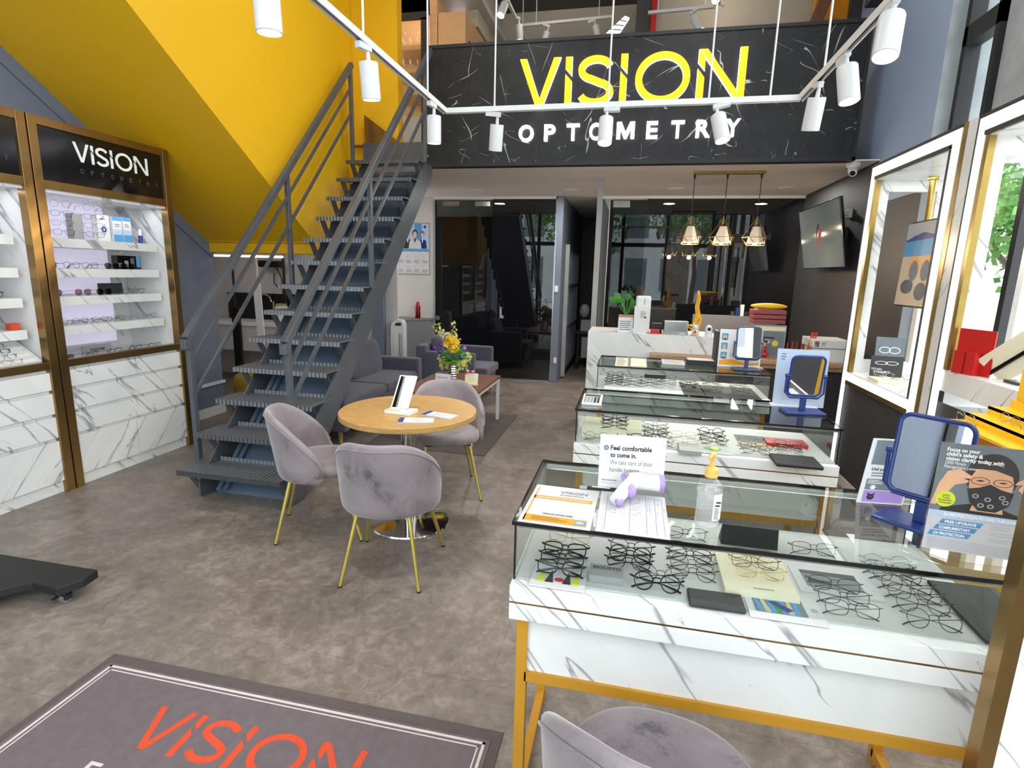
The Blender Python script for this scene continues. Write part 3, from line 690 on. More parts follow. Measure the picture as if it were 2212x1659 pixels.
# ------------------------------------------------------------------ mezzanine furniture
g = thing('drinks_cabinet', 'tall light wood cabinet with black framed glass door upstairs beside the yellow wall', 'cabinet', (-2.7, 6.7, FL2))
b = MB().m('peach'); b.box(-3.05, 6.95, FL2, -2.4, 7.0, CZ); b.box(-3.05, 6.5, 4.62, -2.4, 7.0, CZ); b.box(-2.45, 6.5, FL2, -2.36, 7.0, CZ); b.m('offwhite').box(-3.05, 6.52, FL2, -2.45, 6.95, 3.38); b.build('carcass', g)
for z in (3.38, 3.62, 3.86, 4.10): b = MB().m('peach').box(-3.0, 6.55, z, -2.5, 6.95, z+.05); b.build('shelf', g)
b = MB().m('blackmatt'); b.box(-2.55, 6.48, 3.0, -2.46, 6.5, 4.4); b.box(-3.05, 6.48, 4.38, -2.46, 6.5, 4.46); b.box(-3.05, 6.48, 2.98, -2.46, 6.5, 3.03)
f = b.build('door', g); b = MB().m('pane').box(-3.05, 6.49, 3.03, -2.55, 6.494, 4.38); b.build('glass_pane', f)
l = bpy.data.lights.new('cabinet_fill_light', 'POINT'); l.energy = 4; l.color = (1, .82, .6); l.shadow_soft_size = .05  # fill light added to brighten the dark cabinet interior
o = bpy.data.objects.new('cabinet_fill_light', l); COL.objects.link(o); o.location = (-2.75, 6.56, 4.5)
gl0 = None
for z in (4.15, 3.91):
    for i in range(5):
        if gl0 is None:
            gl0 = thing('wine_glass', '', 'glass', (-2.93+i*.09, 6.72, z), 0, 'wine glasses in the upstairs cabinet')
            X = Matrix.Translation(gl0.location); b = MB().m('acrylic').lathe([(.03, 0), (.03, .004), (.005, .008), (.005, .08), (.032, .11), (.036, .16), (.03, .19)], X, 12, cap=False); b.build('bowl', gl0); t = gl0
        else: t = dup(gl0, (-2.93+i*.09, 6.72, z))
        t['label'] = 'wine glass, %s from the left in the %s row of the upstairs wooden cabinet' % (('first', 'second', 'third', 'fourth', 'fifth')[i], 'upper' if z > 4 else 'lower')
g = thing('wood_cupboard', 'pale wood cupboard block upstairs, left of the mezzanine wall', 'cupboard', (-2.2, 6.7, FL2))
b = MB().m('peach'); b.box(-2.35, 6.5, FL2, -2.04, 7.0, 4.44); b.build('carcass', g); b = MB().m('peach').box(-2.04, 6.5, FL2, -2.03, 8.13, 4.44); b.build('side_panel', g)
for k, (ya, yb) in enumerate(((6.62, 6.98), (7.15, 7.6))):
    b = MB().m('blackmatt'); b.box(-2.03, ya, 3.3, -2.015, yb, 4.18); f = b.build('framed_panel', g); b = MB().m('tint').box(-2.015, ya+.04, 3.3, -2.012, yb-.04, 4.12); b.build('glass_pane', f)
b = MB().m('offwhite').box(-3.1, 6.4, 4.62, -1.9, 8.1, 4.68); solo('ceiling_bulkhead', b, 'pale dropped bulkhead over the upstairs wood cabinets', 'bulkhead')
P = [aty(x, y, 7.4) for x, y in ((1372, 76), (1380, -20), (1416, -20), (1408, 72))]
b = MB().m('ceildark').box(P[0].x, 7.4, FL2, P[2].x-.02, 7.7, CZ); solo('mezzanine_column', b, 'dark grey column upstairs, just left of the red strip', 'column', bevel=.02)
b = MB().m('red').box(P[2].x-.03, 7.35, FL2, P[2].x+.03, 7.5, CZ); solo('red_board', b, 'narrow dark red upright board upstairs beside the grey column', 'board')
b = MB().m('mezzwall').box(P[2].x+.03, 7.5, FL2, 2.1, 7.62, CZ); struct('wall_mezzanine_front', b)
g = thing('ceiling_air_panel', 'bright white louvred panel leaning upstairs behind the letter S', 'air grille', aty(1322, 60, 7.0))
a = [aty(1296, 84, 7.0), aty(1330, 84, 7.0), aty(1360, 38, 7.0), aty(1350, 34, 7.0)]
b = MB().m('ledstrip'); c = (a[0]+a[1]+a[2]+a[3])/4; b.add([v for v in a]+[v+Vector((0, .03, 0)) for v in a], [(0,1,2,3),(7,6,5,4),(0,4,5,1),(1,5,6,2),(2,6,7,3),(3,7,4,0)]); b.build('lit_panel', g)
b = MB().m('greyp')
for k in range(4): t_ = (k+1)/5; b.bar(a[0].lerp(a[3], t_)+Vector((0, -.01, 0)), a[1].lerp(a[2], t_)+Vector((0, -.01, 0)), .01, .01)
b.build('louvre_blade', g)
p0, p1 = aty(1738, 62, 6.8), aty(1790, -20, 6.8)
b = MB().m('walnut').bar(p0-Vector((0,0,.3)), p1, .05, .12); solo('sloping_beam', b, 'dark brown sloping beam upstairs at the right', 'beam')
b = MB().m('orange').box(aty(1758, 40, 7.2).x, 7.2, FL2, aty(1836, 40, 7.2).x, 7.3, CZ); struct('wall_upstairs', b)
b = MB().m('walldark').box(aty(1836, 40, 6.9).x, 6.9, FL2, 2.09, 7.0, CZ); b.box(1.9, 5.97, 4.08, 2.09, 6.2, CZ); struct('wall_upstairs', b)
# ------------------------------------------------------------------ ceiling bits under the mezzanine
for px, py, lab in ((1030, 410, 'leftmost, above the smoked glass door'), (1235, 410, 'above the corridor opening'), (1460, 407, 'left of the pendant lamps'), (1700, 405, 'right of the pendant lamps')):
    p = atz(px, py, MZ); b = MB().m('white').lathe([(0, -.012), (.075, -.012), (.095, 0), (0, 0)], Matrix.Translation(p), 28, cap=False)
    solo('ceiling_downlight', b, 'round flush white ceiling downlight, '+lab, 'ceiling light', 'flush downlights')
    l = bpy.data.lights.new('downlight', 'AREA'); l.shape = 'DISK'; l.size = .16; l.energy = 10; l.color = (1, .95, .88)  # light added to brighten the back area; the fittings themselves are unlit
    o = bpy.data.objects.new('downlight', l); COL.objects.link(o); o.location = (p.x, p.y, MZ-.02)
g = thing('security_camera', 'white dome security camera under the ceiling at the right wall', 'camera', atz(1845, 352, MZ))
p = g.location; b = MB().m('whitep').lathe([(.0, 0), (.062, 0), (.062, -.03), (.05, -.045), (0, -.045)], Matrix.Translation(p), 24, cap=False); b.build('mount', g)
b = MB().m('whitep').ball(p+Vector((0, 0, -.06)), .045); b.cyl(p+Vector((0, -.02, -.07)), p+Vector((-.02, -.06, -.1)), .034); b.build('head', g)
b = MB().m('black').cyl(p+Vector((-.02, -.06, -.1)), p+Vector((-.021, -.063, -.102)), .024); b.build('lens', g)
# pendants
g = thing('pendant_lamp', 'brass bar pendant with three wire cage shades hanging over the desk', 'pendant lamp', (.88, 6.318, MZ))
b = MB().m('brassy').box(.53, 6.29, MZ-.028, 1.235, 6.35, MZ); b.build('ceiling_bar', g, bevel=.003)
for x in (.545, .87, 1.2):
    b = MB().m('blackmatt').cyl((x, 6.318, MZ-.03), (x, 6.318, 2.24), .004, n=8); b.cyl((x, 6.318, MZ-.07), (x, 6.318, MZ-.028), .01, .013, n=10); b.build('cord', g)
    b = MB().m('brassy'); T = Vector((x, 6.318, 2.235)); n = 5; R1 = [Vector((x+.132*math.cos(2*PI*k/n+.3), 6.318+.132*math.sin(2*PI*k/n+.3), 2.03)) for k in range(n)]
    R2 = [Vector((x+.095*math.cos(2*PI*(k+.5)/n+.3), 6.318+.095*math.sin(2*PI*(k+.5)/n+.3), 1.955)) for k in range(n)]
    for k in range(n):
        k2 = (k+1) % n
        for s_, e_ in ((T, R1[k]), (R1[k], R1[k2]), (R2[k], R2[k2]), (R1[k], R2[k]), (R1[k2], R2[k])): b.cyl(s_, e_, .0035, n=6)
    b.cyl(T-Vector((0,0,.07)), T+Vector((0,0,.01)), .014, .006, 12); b.build('wire_cage', g)
    b = MB().m('shade').lathe([(.04, 2.14), (.088, 1.975), (.086, 1.975), (.038, 2.14), (.04, 2.14)], Matrix.Translation((x, 6.318, 0)), 5, cap=False)
    b.sm = [False]*len(b.sm); b.build('lamp_shade', g)
    b = MB().m('bulb').ball((x, 6.318, 1.985), .026); b.build('bulb', g)
    l = bpy.data.lights.new('pendant_light', 'POINT'); l.energy = 16; l.color = (1, .8, .55); l.shadow_soft_size = .03
    o = bpy.data.objects.new('pendant_light', l); COL.objects.link(o); o.location = (x, 6.318, 1.94)
# television
g = thing('wall_television', 'wide flat television tilted down on the dark right wall', 'television', (1.9, 6.56, 1.74))
X = FR((1.95, 7.23, 1.736), (0, -1, 0), (-.13, 0, .65))
b = MB().m('black').box(0, 0, -.03, 1.33, .665, 0, X); b.build('frame', g, bevel=.004)
b = MB(); rect(b, X, .012, .012, 1.318, .653, 'photogrey', .001); M['tvscreen'] = mat('tv_screen_picture', sr(70, 74, 72), .08, 0, .25, 2.2, emit=sr(92, 96, 94), es=.35); b.mats[0] = M['tvscreen']
poly(b, X, [(.58,.2),(.66,.25),(.74,.36),(.74,.42),(.66,.41),(.6,.3)], 'maroon', .002); poly(b, X, [(.56,.3),(.62,.4),(.66,.42),(.70,.46),(.66,.47),(.62,.44),(.57,.36)], 'ink', .0025)
b.build('screen', g); b = MB().m('blackmatt').box(1.93, 6.4, 1.95, 2.1, 6.7, 2.15); b.build('wall_mount', g)
b = MB().m('whitep').box(2.06, 6.36, 2.24, 2.1, 6.44, 2.33); b.box(2.0, 6.37, 2.27, 2.06, 6.41, 2.31); solo('wall_sensor', b, 'small white sensor box on the dark wall right of the television', 'sensor')
# ------------------------------------------------------------------ eyeglasses
def rim_shape(kind):
    P = []
    for k in range(22):
        a = 2*PI*k/22; ca, sa = math.cos(a), math.sin(a)
        if kind == 'rect': x, y = .0255*math.copysign(abs(ca)**.62, ca), .0175*math.copysign(abs(sa)**.62, sa)
        elif kind == 'round': x, y = .0235*ca, .0225*sa
        elif kind == 'oval': x, y = .0245*math.copysign(abs(ca)**.85, ca), .0195*math.copysign(abs(sa)**.85, sa)
        else: x, y = .0275*math.copysign(abs(ca)**.8, ca), .025*math.copysign(abs(sa)**.8, sa)*(1 if sa < 0 else .82)
        if sa > 0: x *= 1.06
        P.append((x, y+.023))
    return P
PROTO = {}
def glasses_proto(kind, fm, lens, thick, folded=True, at=(0, 0, 0)):
    t = thing('eyeglasses', '', 'eyeglasses'); R_ = rim_shape(kind); cx = .0345
    b = MB().m(fm)
    for s in (-1, 1): b.tube([(s*cx+x*s, 0, z) for x, z in R_], thick, 6, closed=True)
    b.tube([(-.0115, 0, .031), (-.005, -.002, .034), (.005, -.002, .034), (.0115, 0, .031)], thick*1.05, 6)
    for s in (-1, 1): b.tube([(s*.0605, 0, .033), (s*.069, .002, .034), (s*.070, .008, .034)], [thick, thick*1.3, thick*1.2], 6)
    b.build('frame_front', t)
    for s in (-1, 1):
        b = MB().m(lens); n = len(R_); b.add([(s*cx+x*s, .0002, z) for x, z in R_], [list(range(n))]); b.build('lens', t)
        b = MB().m(fm); tw = thick*1.05
        if folded: pts = [(s*.070, .008, .034), (s*.064, .013+(s+1)*.002, .031), (-s*.02, .018+(s+1)*.002, .018), (-s*.05, .017+(s+1)*.002, .009), (-s*.064, .012, .003)]
        else: pts = [(s*.070, .008, .034), (s*.071, .08, .031), (s*.070, .108, .026), (s*.068, .135, .002)]
        b.tube(pts, [tw, tw, tw, tw*1.7, tw*1.5], 6) if folded else b.tube(pts, [tw, tw, tw*1.5, tw*1.5], 6); b.build('temple', t)
    return t
STY = {'blackthick': ('rect', 'blackframe', 'clearlens', .0021), 'blackround': ('round', 'blackframe', 'clearlens', .0019), 'blackoval': ('oval', 'blackframe', 'clearlens', .0013),
       'thinrect': ('rect', 'gunmetal', 'clearlens', .0009), 'thinround': ('round', 'gunmetal', 'clearlens', .0009), 'silver': ('oval', 'silverframe', 'clearlens', .0008),
       'gold': ('rect', 'goldwire', 'clearlens', .0009), 'brown': ('oval', 'brownframe', 'clearlens', .0015), 'pink': ('round', 'pinkframe', 'clearlens', .0026),
       'sunpurple': ('avi', 'gunmetal', 'purplelens', .001), 'sungrey': ('avi', 'gunmetal', 'greylens', .001), 'sunbrown': ('avi', 'silverframe', 'brownlens', .001), 'gunround': ('avi', 'silverframe', 'clearlens', .001)}
DESC = {'blackthick': 'thick black rectangular eyeglasses', 'blackround': 'black round eyeglasses', 'blackoval': 'black oval eyeglasses', 'thinrect': 'thin dark rectangular eyeglasses', 'thinround': 'thin dark round eyeglasses',
        'silver': 'silver wire eyeglasses', 'gold': 'gold wire eyeglasses', 'brown': 'brown eyeglasses', 'pink': 'bright pink eyeglasses', 'sunpurple': 'purple-lens sunglasses', 'sungrey': 'grey-lens sunglasses', 'sunbrown': 'brown-lens sunglasses', 'gunround': 'clear aviator eyeglasses'}
def place_glasses(sty, loc, where, group, tilt=-.5, rz=0.0, op=False, jit=.06):
    key = (sty, op)
    rot = Euler((tilt, 0, rz+random.uniform(-jit, jit)))
    if key not in PROTO: PROTO[key] = glasses_proto(*STY[sty], folded=not op); t = PROTO[key]; t.location = loc; t.rotation_euler = rot
    else: t = dup(PROTO[key], loc, rot)
    t['label'] = DESC[sty]+', '+where; t['group'] = group; t['category'] = 'sunglasses' if sty.startswith('sun') else 'eyeglasses'
    return t

# ------------------------------------------------------------------ glass counters
DZ = .785
def counter(x0, x1, y0, y1, lab, apron=True):
    g = thing('glass_counter', lab, 'display counter', ((x0+x1)/2, (y0+y1)/2, 0), 0, 'marble and glass display counters')
    b = MB().m('marble'); b.box(x0-.005, y0-.035, .735, x1+.005, y1+.02, .782); b.box(x0-.005, y0-.035, .682, x1+.005, y1+.02, .729); b.build('drawer_band', g, bevel=.002)
    b = MB().m('bronze').box(x0-.003, y0-.032, .729, x1+.003, y1+.018, .735); b.build('gold_inlay', g)
    b = MB().m('marble')
    b.box(x0+.035, y0+.02, .49, x1-.035, y0+.035, .682); b.box(x0+.02, y0+.06, .49, x0+.035, y1-.03, .682); b.box(x1-.035, y0+.06, .49, x1-.02, y1-.03, .682); b.box(x0+.035, y1-.035, .49, x1-.035, y1-.02, .682); b.build('apron_panel', g)
    b = MB().m('goldpaint')
    for y in (y0+.01, y1-.04): b.box(x0+.035, y, .46, x1-.035, y+.03, .49)
    for x in (x0+.01, x1-.04): b.box(x, y0+.03, .46, x+.03, y1-.03, .49)
    for x in (x0+.01, x1-.04): b.box(x, y0+.03, .03, x+.028, y1-.03, .058)
    b.build('frame_rail', g)
    for x in (x0+.01, x1-.04):
        for y in (y0+.01, y1-.04): b = MB().m('goldpaint').box(x, y, 0, x+.03, y+.03, .682); b.build('leg', g)
    for x in ((x0+x1)/2-.16, (x0+x1)/2+.13): b = MB().m('goldpaint'); b.box(x, y0+.03, .462, x+.028, y1-.03, .488); b.build('cross_rail', g)
    b = MB().m('deck').box(x0+.006, y0+.006, .782, x1-.006, y1-.006, DZ); b.build('display_deck', g)
    z0, z1 = .782, .944; t = .005
    for nm, bx in (('front_pane', (x0, y0, z0, x1, y0+t, z1)), ('rear_pane', (x0, y1-t, z0, x1, y1, z1)), ('side_pane', (x0, y0+t, z0, x0+t, y1-t, z1)), ('side_pane', (x1-t, y0+t, z0, x1, y1-t, z1))):
        b = MB().m('pane').box(*bx); b.build(nm, g)
    b = MB().m('panetop').box(x0-.006, y0-.006, z1, x1+.006, y1+.006, .952); b.build('glass_top', g)
    b = MB().m('black')
    b.box(x0-.008, y0-.009, z1-.001, x1+.008, y0-.006, .953); b.box(x0-.008, y1+.006, z1-.001, x1+.008, y1+.009, .953); b.box(x0-.009, y0-.006, z1-.001, x0-.006, y1+.006, .953); b.box(x1+.006, y0-.006, z1-.001, x1+.009, y1+.006, .953)
    for x in (x0-.002, x1-.003): b.box(x, y0-.002, z0, x+.005, y0+.001, z1); b.box(x, y1-.001, z0, x+.005, y1+.002, z1)
    b.build('pane_edge', g)
    b = MB().m('steel'); b.box(x0+.006, y0+.0055, z1-.012, x1-.006, y0+.012, z1); b.m('ledstrip' if False else 'whitep').box(x0+.01, y1-.02, z1-.014, x1-.01, y1-.007, z1); b.build('lamp_channel', g)
    return g
C1 = (-.267, .93, 1.34, 1.84); C2 = (-.235, .955, 2.65, 3.16); C3 = (-.22, .975, 4.05, 4.57)
counter(*C1, 'nearest marble and glass eyewear counter on gold legs, a grey chair before it')
counter(*C2, 'middle marble and glass eyewear counter between the nearest and the farthest one')
counter(*C3, 'farthest marble and glass eyewear counter, just in front of the reception desk')
for (x0, x1, y0, y1) in (C1, C2, C3):
    l = bpy.data.lights.new('case_light', 'AREA'); l.shape = 'RECTANGLE'; l.size = x1-x0-.05; l.size_y = .02; l.energy = 1.0; l.color = (1, .98, .95)
    o = bpy.data.objects.new('case_light', l); COL.objects.link(o); o.location = ((x0+x1)/2, y1-.013, .928); o.rotation_euler = (math.radians(-35), 0, 0)
def setg(lst, z, where, group, prefix, **k):
    n = len(lst); cc = C1 if 'nearest' in where else C2 if 'middle' in where else C3
    P = [atz(x, y, z+.022) for sty, x, y in lst]; sh = max(0, cc[2]+.036-min(p.y for p in P))
    for i, (sty, x, y) in enumerate(lst):   # pixel of the bridge; listed front first
        p = P[i]; yy = min(p.y+sh, cc[3]-.035); rank = ORD[i] if i < 7 else 'last'
        if n == 1: w = where
        else: w = '%s in %s' % (rank if i else 'front one', where)
        w = w.replace('in the nearest', 'in nearest').replace(' of the nearest', ', nearest').replace(' of the middle', ', middle').replace(' of the farthest', ', farthest').replace(' in the middle counter', ', middle counter').replace(' in the nearest counter', ', nearest counter').replace(' in nearest counter', ', nearest counter')
        place_glasses(sty, (p.x, yy-.012, z), w, group, **k)
N1 = 'the nearest counter'
G1 = 'eyeglasses in the nearest counter'
setg([('blackthick',1209,1226),('blackthick',1214,1205),('blackthick',1221,1186)], DZ+.008, 'the left stack of '+N1, G1, '')
setg([('gold',1230,1158)], DZ+.008, 'lying behind the left stack of '+N1, G1, '')
setg([('blackoval',1358,1212),('blackround',1361,1196),('blackoval',1363,1180)], DZ+.004, 'the second stack of '+N1, G1, '')
setg([('blackround',1419,1257),('thinround',1427,1241)], DZ+.004, 'the pair beside the black case in '+N1, G1, '')
setg([('thinround',1496,1234),('thinround',1494,1216),('blackoval',1490,1197),('thinrect',1489,1183)], DZ+.004, 'the third stack of '+N1, G1, '')
setg([('thinrect',1481,1150)], DZ+.004, 'lying right behind the third stack of '+N1, G1, '')
setg([('gold',1641,1234),('thinrect',1630,1212),('gold',1621,1199)], DZ+.02, 'the cream tray of '+N1, G1, '')
setg([('thinrect',1758,1184)], DZ+.012, 'at the back right of the dark envelope case in '+N1, G1, '')
setg([('silver',1915,1213)], DZ+.004, 'at the back right corner of '+N1, G1, '')
setg([('thinrect',1850,1328),('thinrect',1832,1301),('thinrect',1810,1273)], DZ+.004, 'the stack right of the blue card in '+N1, G1, '')
setg([('thinround',2052,1377),('thinround',2024,1338),('thinrect',2004,1313),('thinround',1985,1292),('thinround',1962,1269),('thinrect',1945,1254)], DZ+.004, 'the long rightmost stack of '+N1, G1, '', rz=-.05)
N2 = 'the middle counter'; G2 = 'eyeglasses in the middle counter'
setg([('blackoval',1327,916),('blackoval',1328,908),('blackthick',1328,900)], DZ+.065, 'the stack on the cream box in '+N2, G2, '')
setg([('thinround',1287,951),('silver',1290,937)], DZ+.004, 'the stack left of the white sign in '+N2, G2, '')
setg([('blackthick',1360,942)], DZ+.004, 'just behind the white sign in '+N2, G2, '')
setg([('thinround',1427,966),('blackoval',1422,956),('blackround',1418,946),('blackoval',1417,935),('thinrect',1416,926)], DZ+.004, 'the dense column by the white sign in '+N2, G2, '')
setg([('silver',1480,952),('silver',1477,939)], DZ+.012, 'the silver pair in '+N2, G2, '')
setg([('brown',1542,951),('blackoval',1539,942),('blackround',1536,932)], DZ+.004, 'the stack above the pump bottle in '+N2, G2, '')
setg([('thinround',1643,984),('thinrect',1637,974),('silver',1630,966)], DZ+.004, 'the stack before the photo card in '+N2, G2, '')
setg([('silver',1708,972),('thinround',1705,965),('thinrect',1702,959)], DZ+.004, 'the stack before the red box in '+N2, G2, '')
N3 = 'the farthest counter'; G3 = 'eyeglasses in the farthest counter'
for nm, lst in (('the leftmost stack of ', [('blackoval',1324,834),('blackround',1325,828),('blackoval',1327,822),('blackround',1328,816)]), ('the second stack of ', [('blackoval',1365,836),('thinround',1367,829),('blackoval',1369,821)]),
        ('the third stack of ', [('thinrect',1404,843),('blackoval',1405,836),('thinrect',1405,829)]), ('the fourth stack of ', [('silver',1444,846),('thinrect',1445,839),('silver',1446,833),('thinround',1447,827)]),
        ('the narrow dark tray of ', [('silver',1493,845),('blackround',1492,838),('thinrect',1491,831)]), ('the left of the wide dark tray of ', [('thinround',1546,845),('silver',1544,838),('blackoval',1540,829)]),
        ('the right end of ', [('thinrect',1608,850),('silver',1604,843),('thinround',1601,836),('blackoval',1598,829)])):
    setg(lst, DZ+.022, nm+N3, G3, '')
# trays, cards and cases inside the counters
def quadbox(name, pix, z, h, mt, lab, cat, group=None, top=None, rim=0, bevel=.001):
    P = [atz(x, y, z+h) for x, y in pix]; x0 = min(P[0].x, P[3].x); x1 = max(P[1].x, P[2].x); y0 = min(P[3].y, P[2].y); y1 = max(P[0].y, P[1].y)
    b = MB().m(mt); b.box(x0, y0, z, x1, y1, z+h)
    X = FR((x0, y0, z+h), (1, 0, 0), (0, 1, 0))
    if top: top(b, X, x1-x0, y1-y0)
    return solo(name, b, lab, cat, group, bevel=bevel if not top else 0)
def art_bw(b, X, w, h): rect(b, X, w*.12, h*.2, w*.82, h*.85, 'photogrey'); poly(b, X, [(w*.12,h*.85),(w*.82,h*.85),(w*.82,h*.66),(w*.12,h*.72)], 'charcoal', .0006); poly(b, X, [(w*.14,h*.35),(w*.2,h*.56),(w*.3,h*.5),(w*.5,h*.46),(w*.35,h*.36)], 'ink', .0006)
def art_blue(b, X, w, h):
    rect(b, X, w*.1, h*.22, w*.78, h*.85, 'photogrey')
    for k in range(7): poly(b, X, [(w*(.11+k*.09), h*.84), (w*(.15+k*.09), h*.84), (w*(.24+k*.075), h*(.24)), (w*(.16+k*.075), h*.24)], ('skyblue', 'sand', 'skyblue', 'leaf')[k % 4], .0005)
    poly(b, X, [(w*.3,h*.66),(w*.42,h*.68),(w*.62,h*.4),(w*.52,h*.3)], 'navyprint', .0008); lines(b, X, w*.86, w*.95, h*.45, h*.6, 3, 'inkgrey')
def art_geo(b, X, w, h):
    for k, mt in enumerate(('lime', 'charcoal', 'paper', 'charcoal', 'lime')): poly(b, X, [(w*(.1+k*.16), h*.12), (w*(.26+k*.16), h*.12), (w*(.2+k*.16), h*.5)], mt, .0006)
    disc(b, X, w*.52, h*.22, w*.09, h*.06, 'red', .0009)
def art_land(b, X, w, h): rect(b, X, 0, h*.4, w, h, 'photogrey'); rect(b, X, 0, 0, w, h*.4, 'sand'); lines(b, X, w*.05, w*.95, h*.5, h*.95, 6, 'charcoal')
def art_green(b, X, w, h): disc(b, X, w*.45, h*.5, w*.3, h*.22, 'leaf'); disc(b, X, w*.55, h*.55, w*.14, h*.2, 'lime', .0006)
quadbox('photo_card', [(1165,1195),(1262,1205),(1262,1278),(1150,1262)], DZ, .004, 'paper', 'white card with a small geometric print under the left glasses stack', 'card', top=art_geo)
g = thing('brand_block', 'small grey block reading BIGUSTO in the nearest counter', 'sign block', atz(1313, 1250, DZ))
p = g.location; b = MB().m('greyp').box(p.x-.05, p.y-.03, DZ, p.x+.042, p.y+.035, DZ+.022); b.build('block', g, bevel=.002)
b = MB().m('ink'); put_text(b, 'BIGUSTO', FR((p.x-.042, p.y+.008, DZ+.0225), (1, 0, 0), (0, 1, 0)), 0, 0, .02, width=.076, bold=.02); b.build('lettering', g)
quadbox('glasses_case', [(1484,1270),(1598,1283),(1611,1312),(1490,1302)], DZ, .012, 'charcoal', 'flat dark charcoal glasses case lying at the front of the nearest counter', 'case', bevel=.004)
quadbox('cream_tray', [(1560,1193),(1690,1216),(1728,1292),(1566,1268)], DZ, .02, 'cream', 'cream tray under three gold and dark frames in the nearest counter', 'tray', top=lambda b, X, w, h: (b.m('ink'), put_text(b, 'executive', X, w*.4, h*.08, .012, width=.05)), bevel=.002)
quadbox('photo_card', [(1712,1222),(1868,1240),(1880,1292),(1730,1275)], DZ, .003, 'paper', 'white card with a black and grey print behind the wire rectangular glasses', 'card', top=art_bw)
quadbox('photo_card', [(1602,1274),(1765,1303),(1784,1344),(1622,1330)], DZ, .003, 'paper', 'white card with a blue striped print at the front of the nearest counter', 'card', top=art_blue)
p = atz(1615, 1188, DZ); b = MB().m('charcoal'); b.prism([(0, 0), (.05, 0), (.012, .062)], .165, FR((p.x-.075, p.y+.02, DZ), (0, 1, 0), (0, 0, 1))); b.m('ink').bar((p.x-.072, p.y+.032, DZ+.058), (p.x+.01, p.y+.0235, DZ+.02), .002, .002); b.bar((p.x+.01, p.y+.0235, DZ+.02), (p.x+.088, p.y+.032, DZ+.058), .002, .002)
solo('envelope_case', b, 'dark grey folding glasses case shaped like an envelope, standing in the nearest counter', 'case')
quadbox('black_insert', [(2034,1262),(2150,1270),(2150,1385),(2130,1383)], DZ, .01, 'blackmatt', 'black insert at the right end of the nearest counter', 'tray')
quadbox('cream_box', [(1268,903),(1384,908),(1386,922),(1258,918)], DZ, .062, 'cream', 'cream box lifting black glasses at the left of the middle counter', 'box')
quadbox('brand_block', [(1466,955),(1510,960),(1512,972),(1468,972)], DZ, .02, 'greyp', 'small grey name block left of the green card in the middle counter', 'sign block')
quadbox('photo_card', [(1512,958),(1570,964),(1572,980),(1512,976)], DZ, .003, 'paper', 'white card with a green print in the middle counter', 'card', top=art_green)
quadbox('photo_card', [(1585,938),(1650,945),(1665,968),(1600,960)], DZ, .004, 'paper', 'photo card of a dark landscape in the middle counter', 'card', top=art_land)
quadbox('red_box', [(1655,944),(1735,952),(1738,962),(1658,956)], DZ, .02, 'red', 'red box behind the glasses at the right of the middle counter', 'box')
quadbox('glasses_case', [(1679,982),(1758,986),(1760,1006),(1678,1000)], DZ, .018, 'blackmatt', 'black oblong glasses case at the right of the middle counter', 'case', bevel=.006)
quadbox('white_tray', [(1312,812),(1424,826),(1424,847),(1305,836)], DZ, .015, 'whitep', 'white tray with pale blue edge, left one in the farthest counter', 'tray')
quadbox('white_tray', [(1428,826),(1468,830),(1474,852),(1428,848)], DZ, .015, 'whitep', 'small white tray with pale blue edge beside the narrow dark tray', 'tray')
quadbox('dark_tray', [(1468,828),(1512,832),(1520,855),(1478,852)], DZ, .018, 'charcoal', 'narrow dark tray in the farthest counter', 'tray')
quadbox('dark_tray', [(1516,832),(1625,842),(1645,866),(1524,856)], DZ, .018, 'charcoal', 'wide dark tray at the right of the farthest counter', 'tray')
p = atz(1415, 822, DZ); b = MB().m('black').box(p.x-.085, p.y, DZ+.015, p.x+.08, p.y+.05, DZ+.05); solo('glasses_case', b, 'slim black case standing behind the third stack in the farthest counter', 'case', bevel=.006)

# ------------------------------------------------------------------ on the nearest counter
TZ1 = .953
def sheet(name, X, w, h, mt, draw, lab, cat, th=.0015):
    b = MB().m(mt).box(0, 0, 0, w, h, th, X); Y = X @ Matrix.Translation((0, 0, th)); draw(b, Y, w, h); return solo(name, b, lab, cat)
def d_check(b, X, w, h):
    rect(b, X, .01, .012, w-.012, .052, 'orange'); rect(b, X, .01, h-.105, w-.012, h-.083, 'orange'); rect(b, X, .01, .012, .014, h-.02, 'orange')
    b.m('inkgrey'); put_logo(b, X, w*.42, h-.05, .017, .0006); b.m('inkgrey'); put_text(b, 'EYECARE', X, w*.43, h-.066, .008, width=.07, bold=.02)
    b.m('inkwhite'); put_text(b, 'SCAN WITH MYSEJAHTERA APP TO CHECK-IN', X, .02, h-.099, .011, width=w-.04, bold=.02)
    b.m('ink'); put_text(b, 'VISION EYECARE', X, w*.5, .062, .01, width=.085, bold=.03, center=True)
    lines(b, X, .03, w*.7, .02, .045, 3, 'brownframe'); rect(b, X, w*.76, .02, w*.93, .044, 'skyblue', .0006); disc(b, X, w*.84, .032, .012, .007, 'paleblue', .0009)
sheet('laminated_notice', FR((-.262, 1.337, TZ1), (1, .0, 0), (.0, 1, 0)) @ Matrix.Rotation(-.03, 4, 'Z'), .193, .27, 'paper', d_check, 'laminated white notice with orange bands at the left corner of the nearest counter', 'notice')
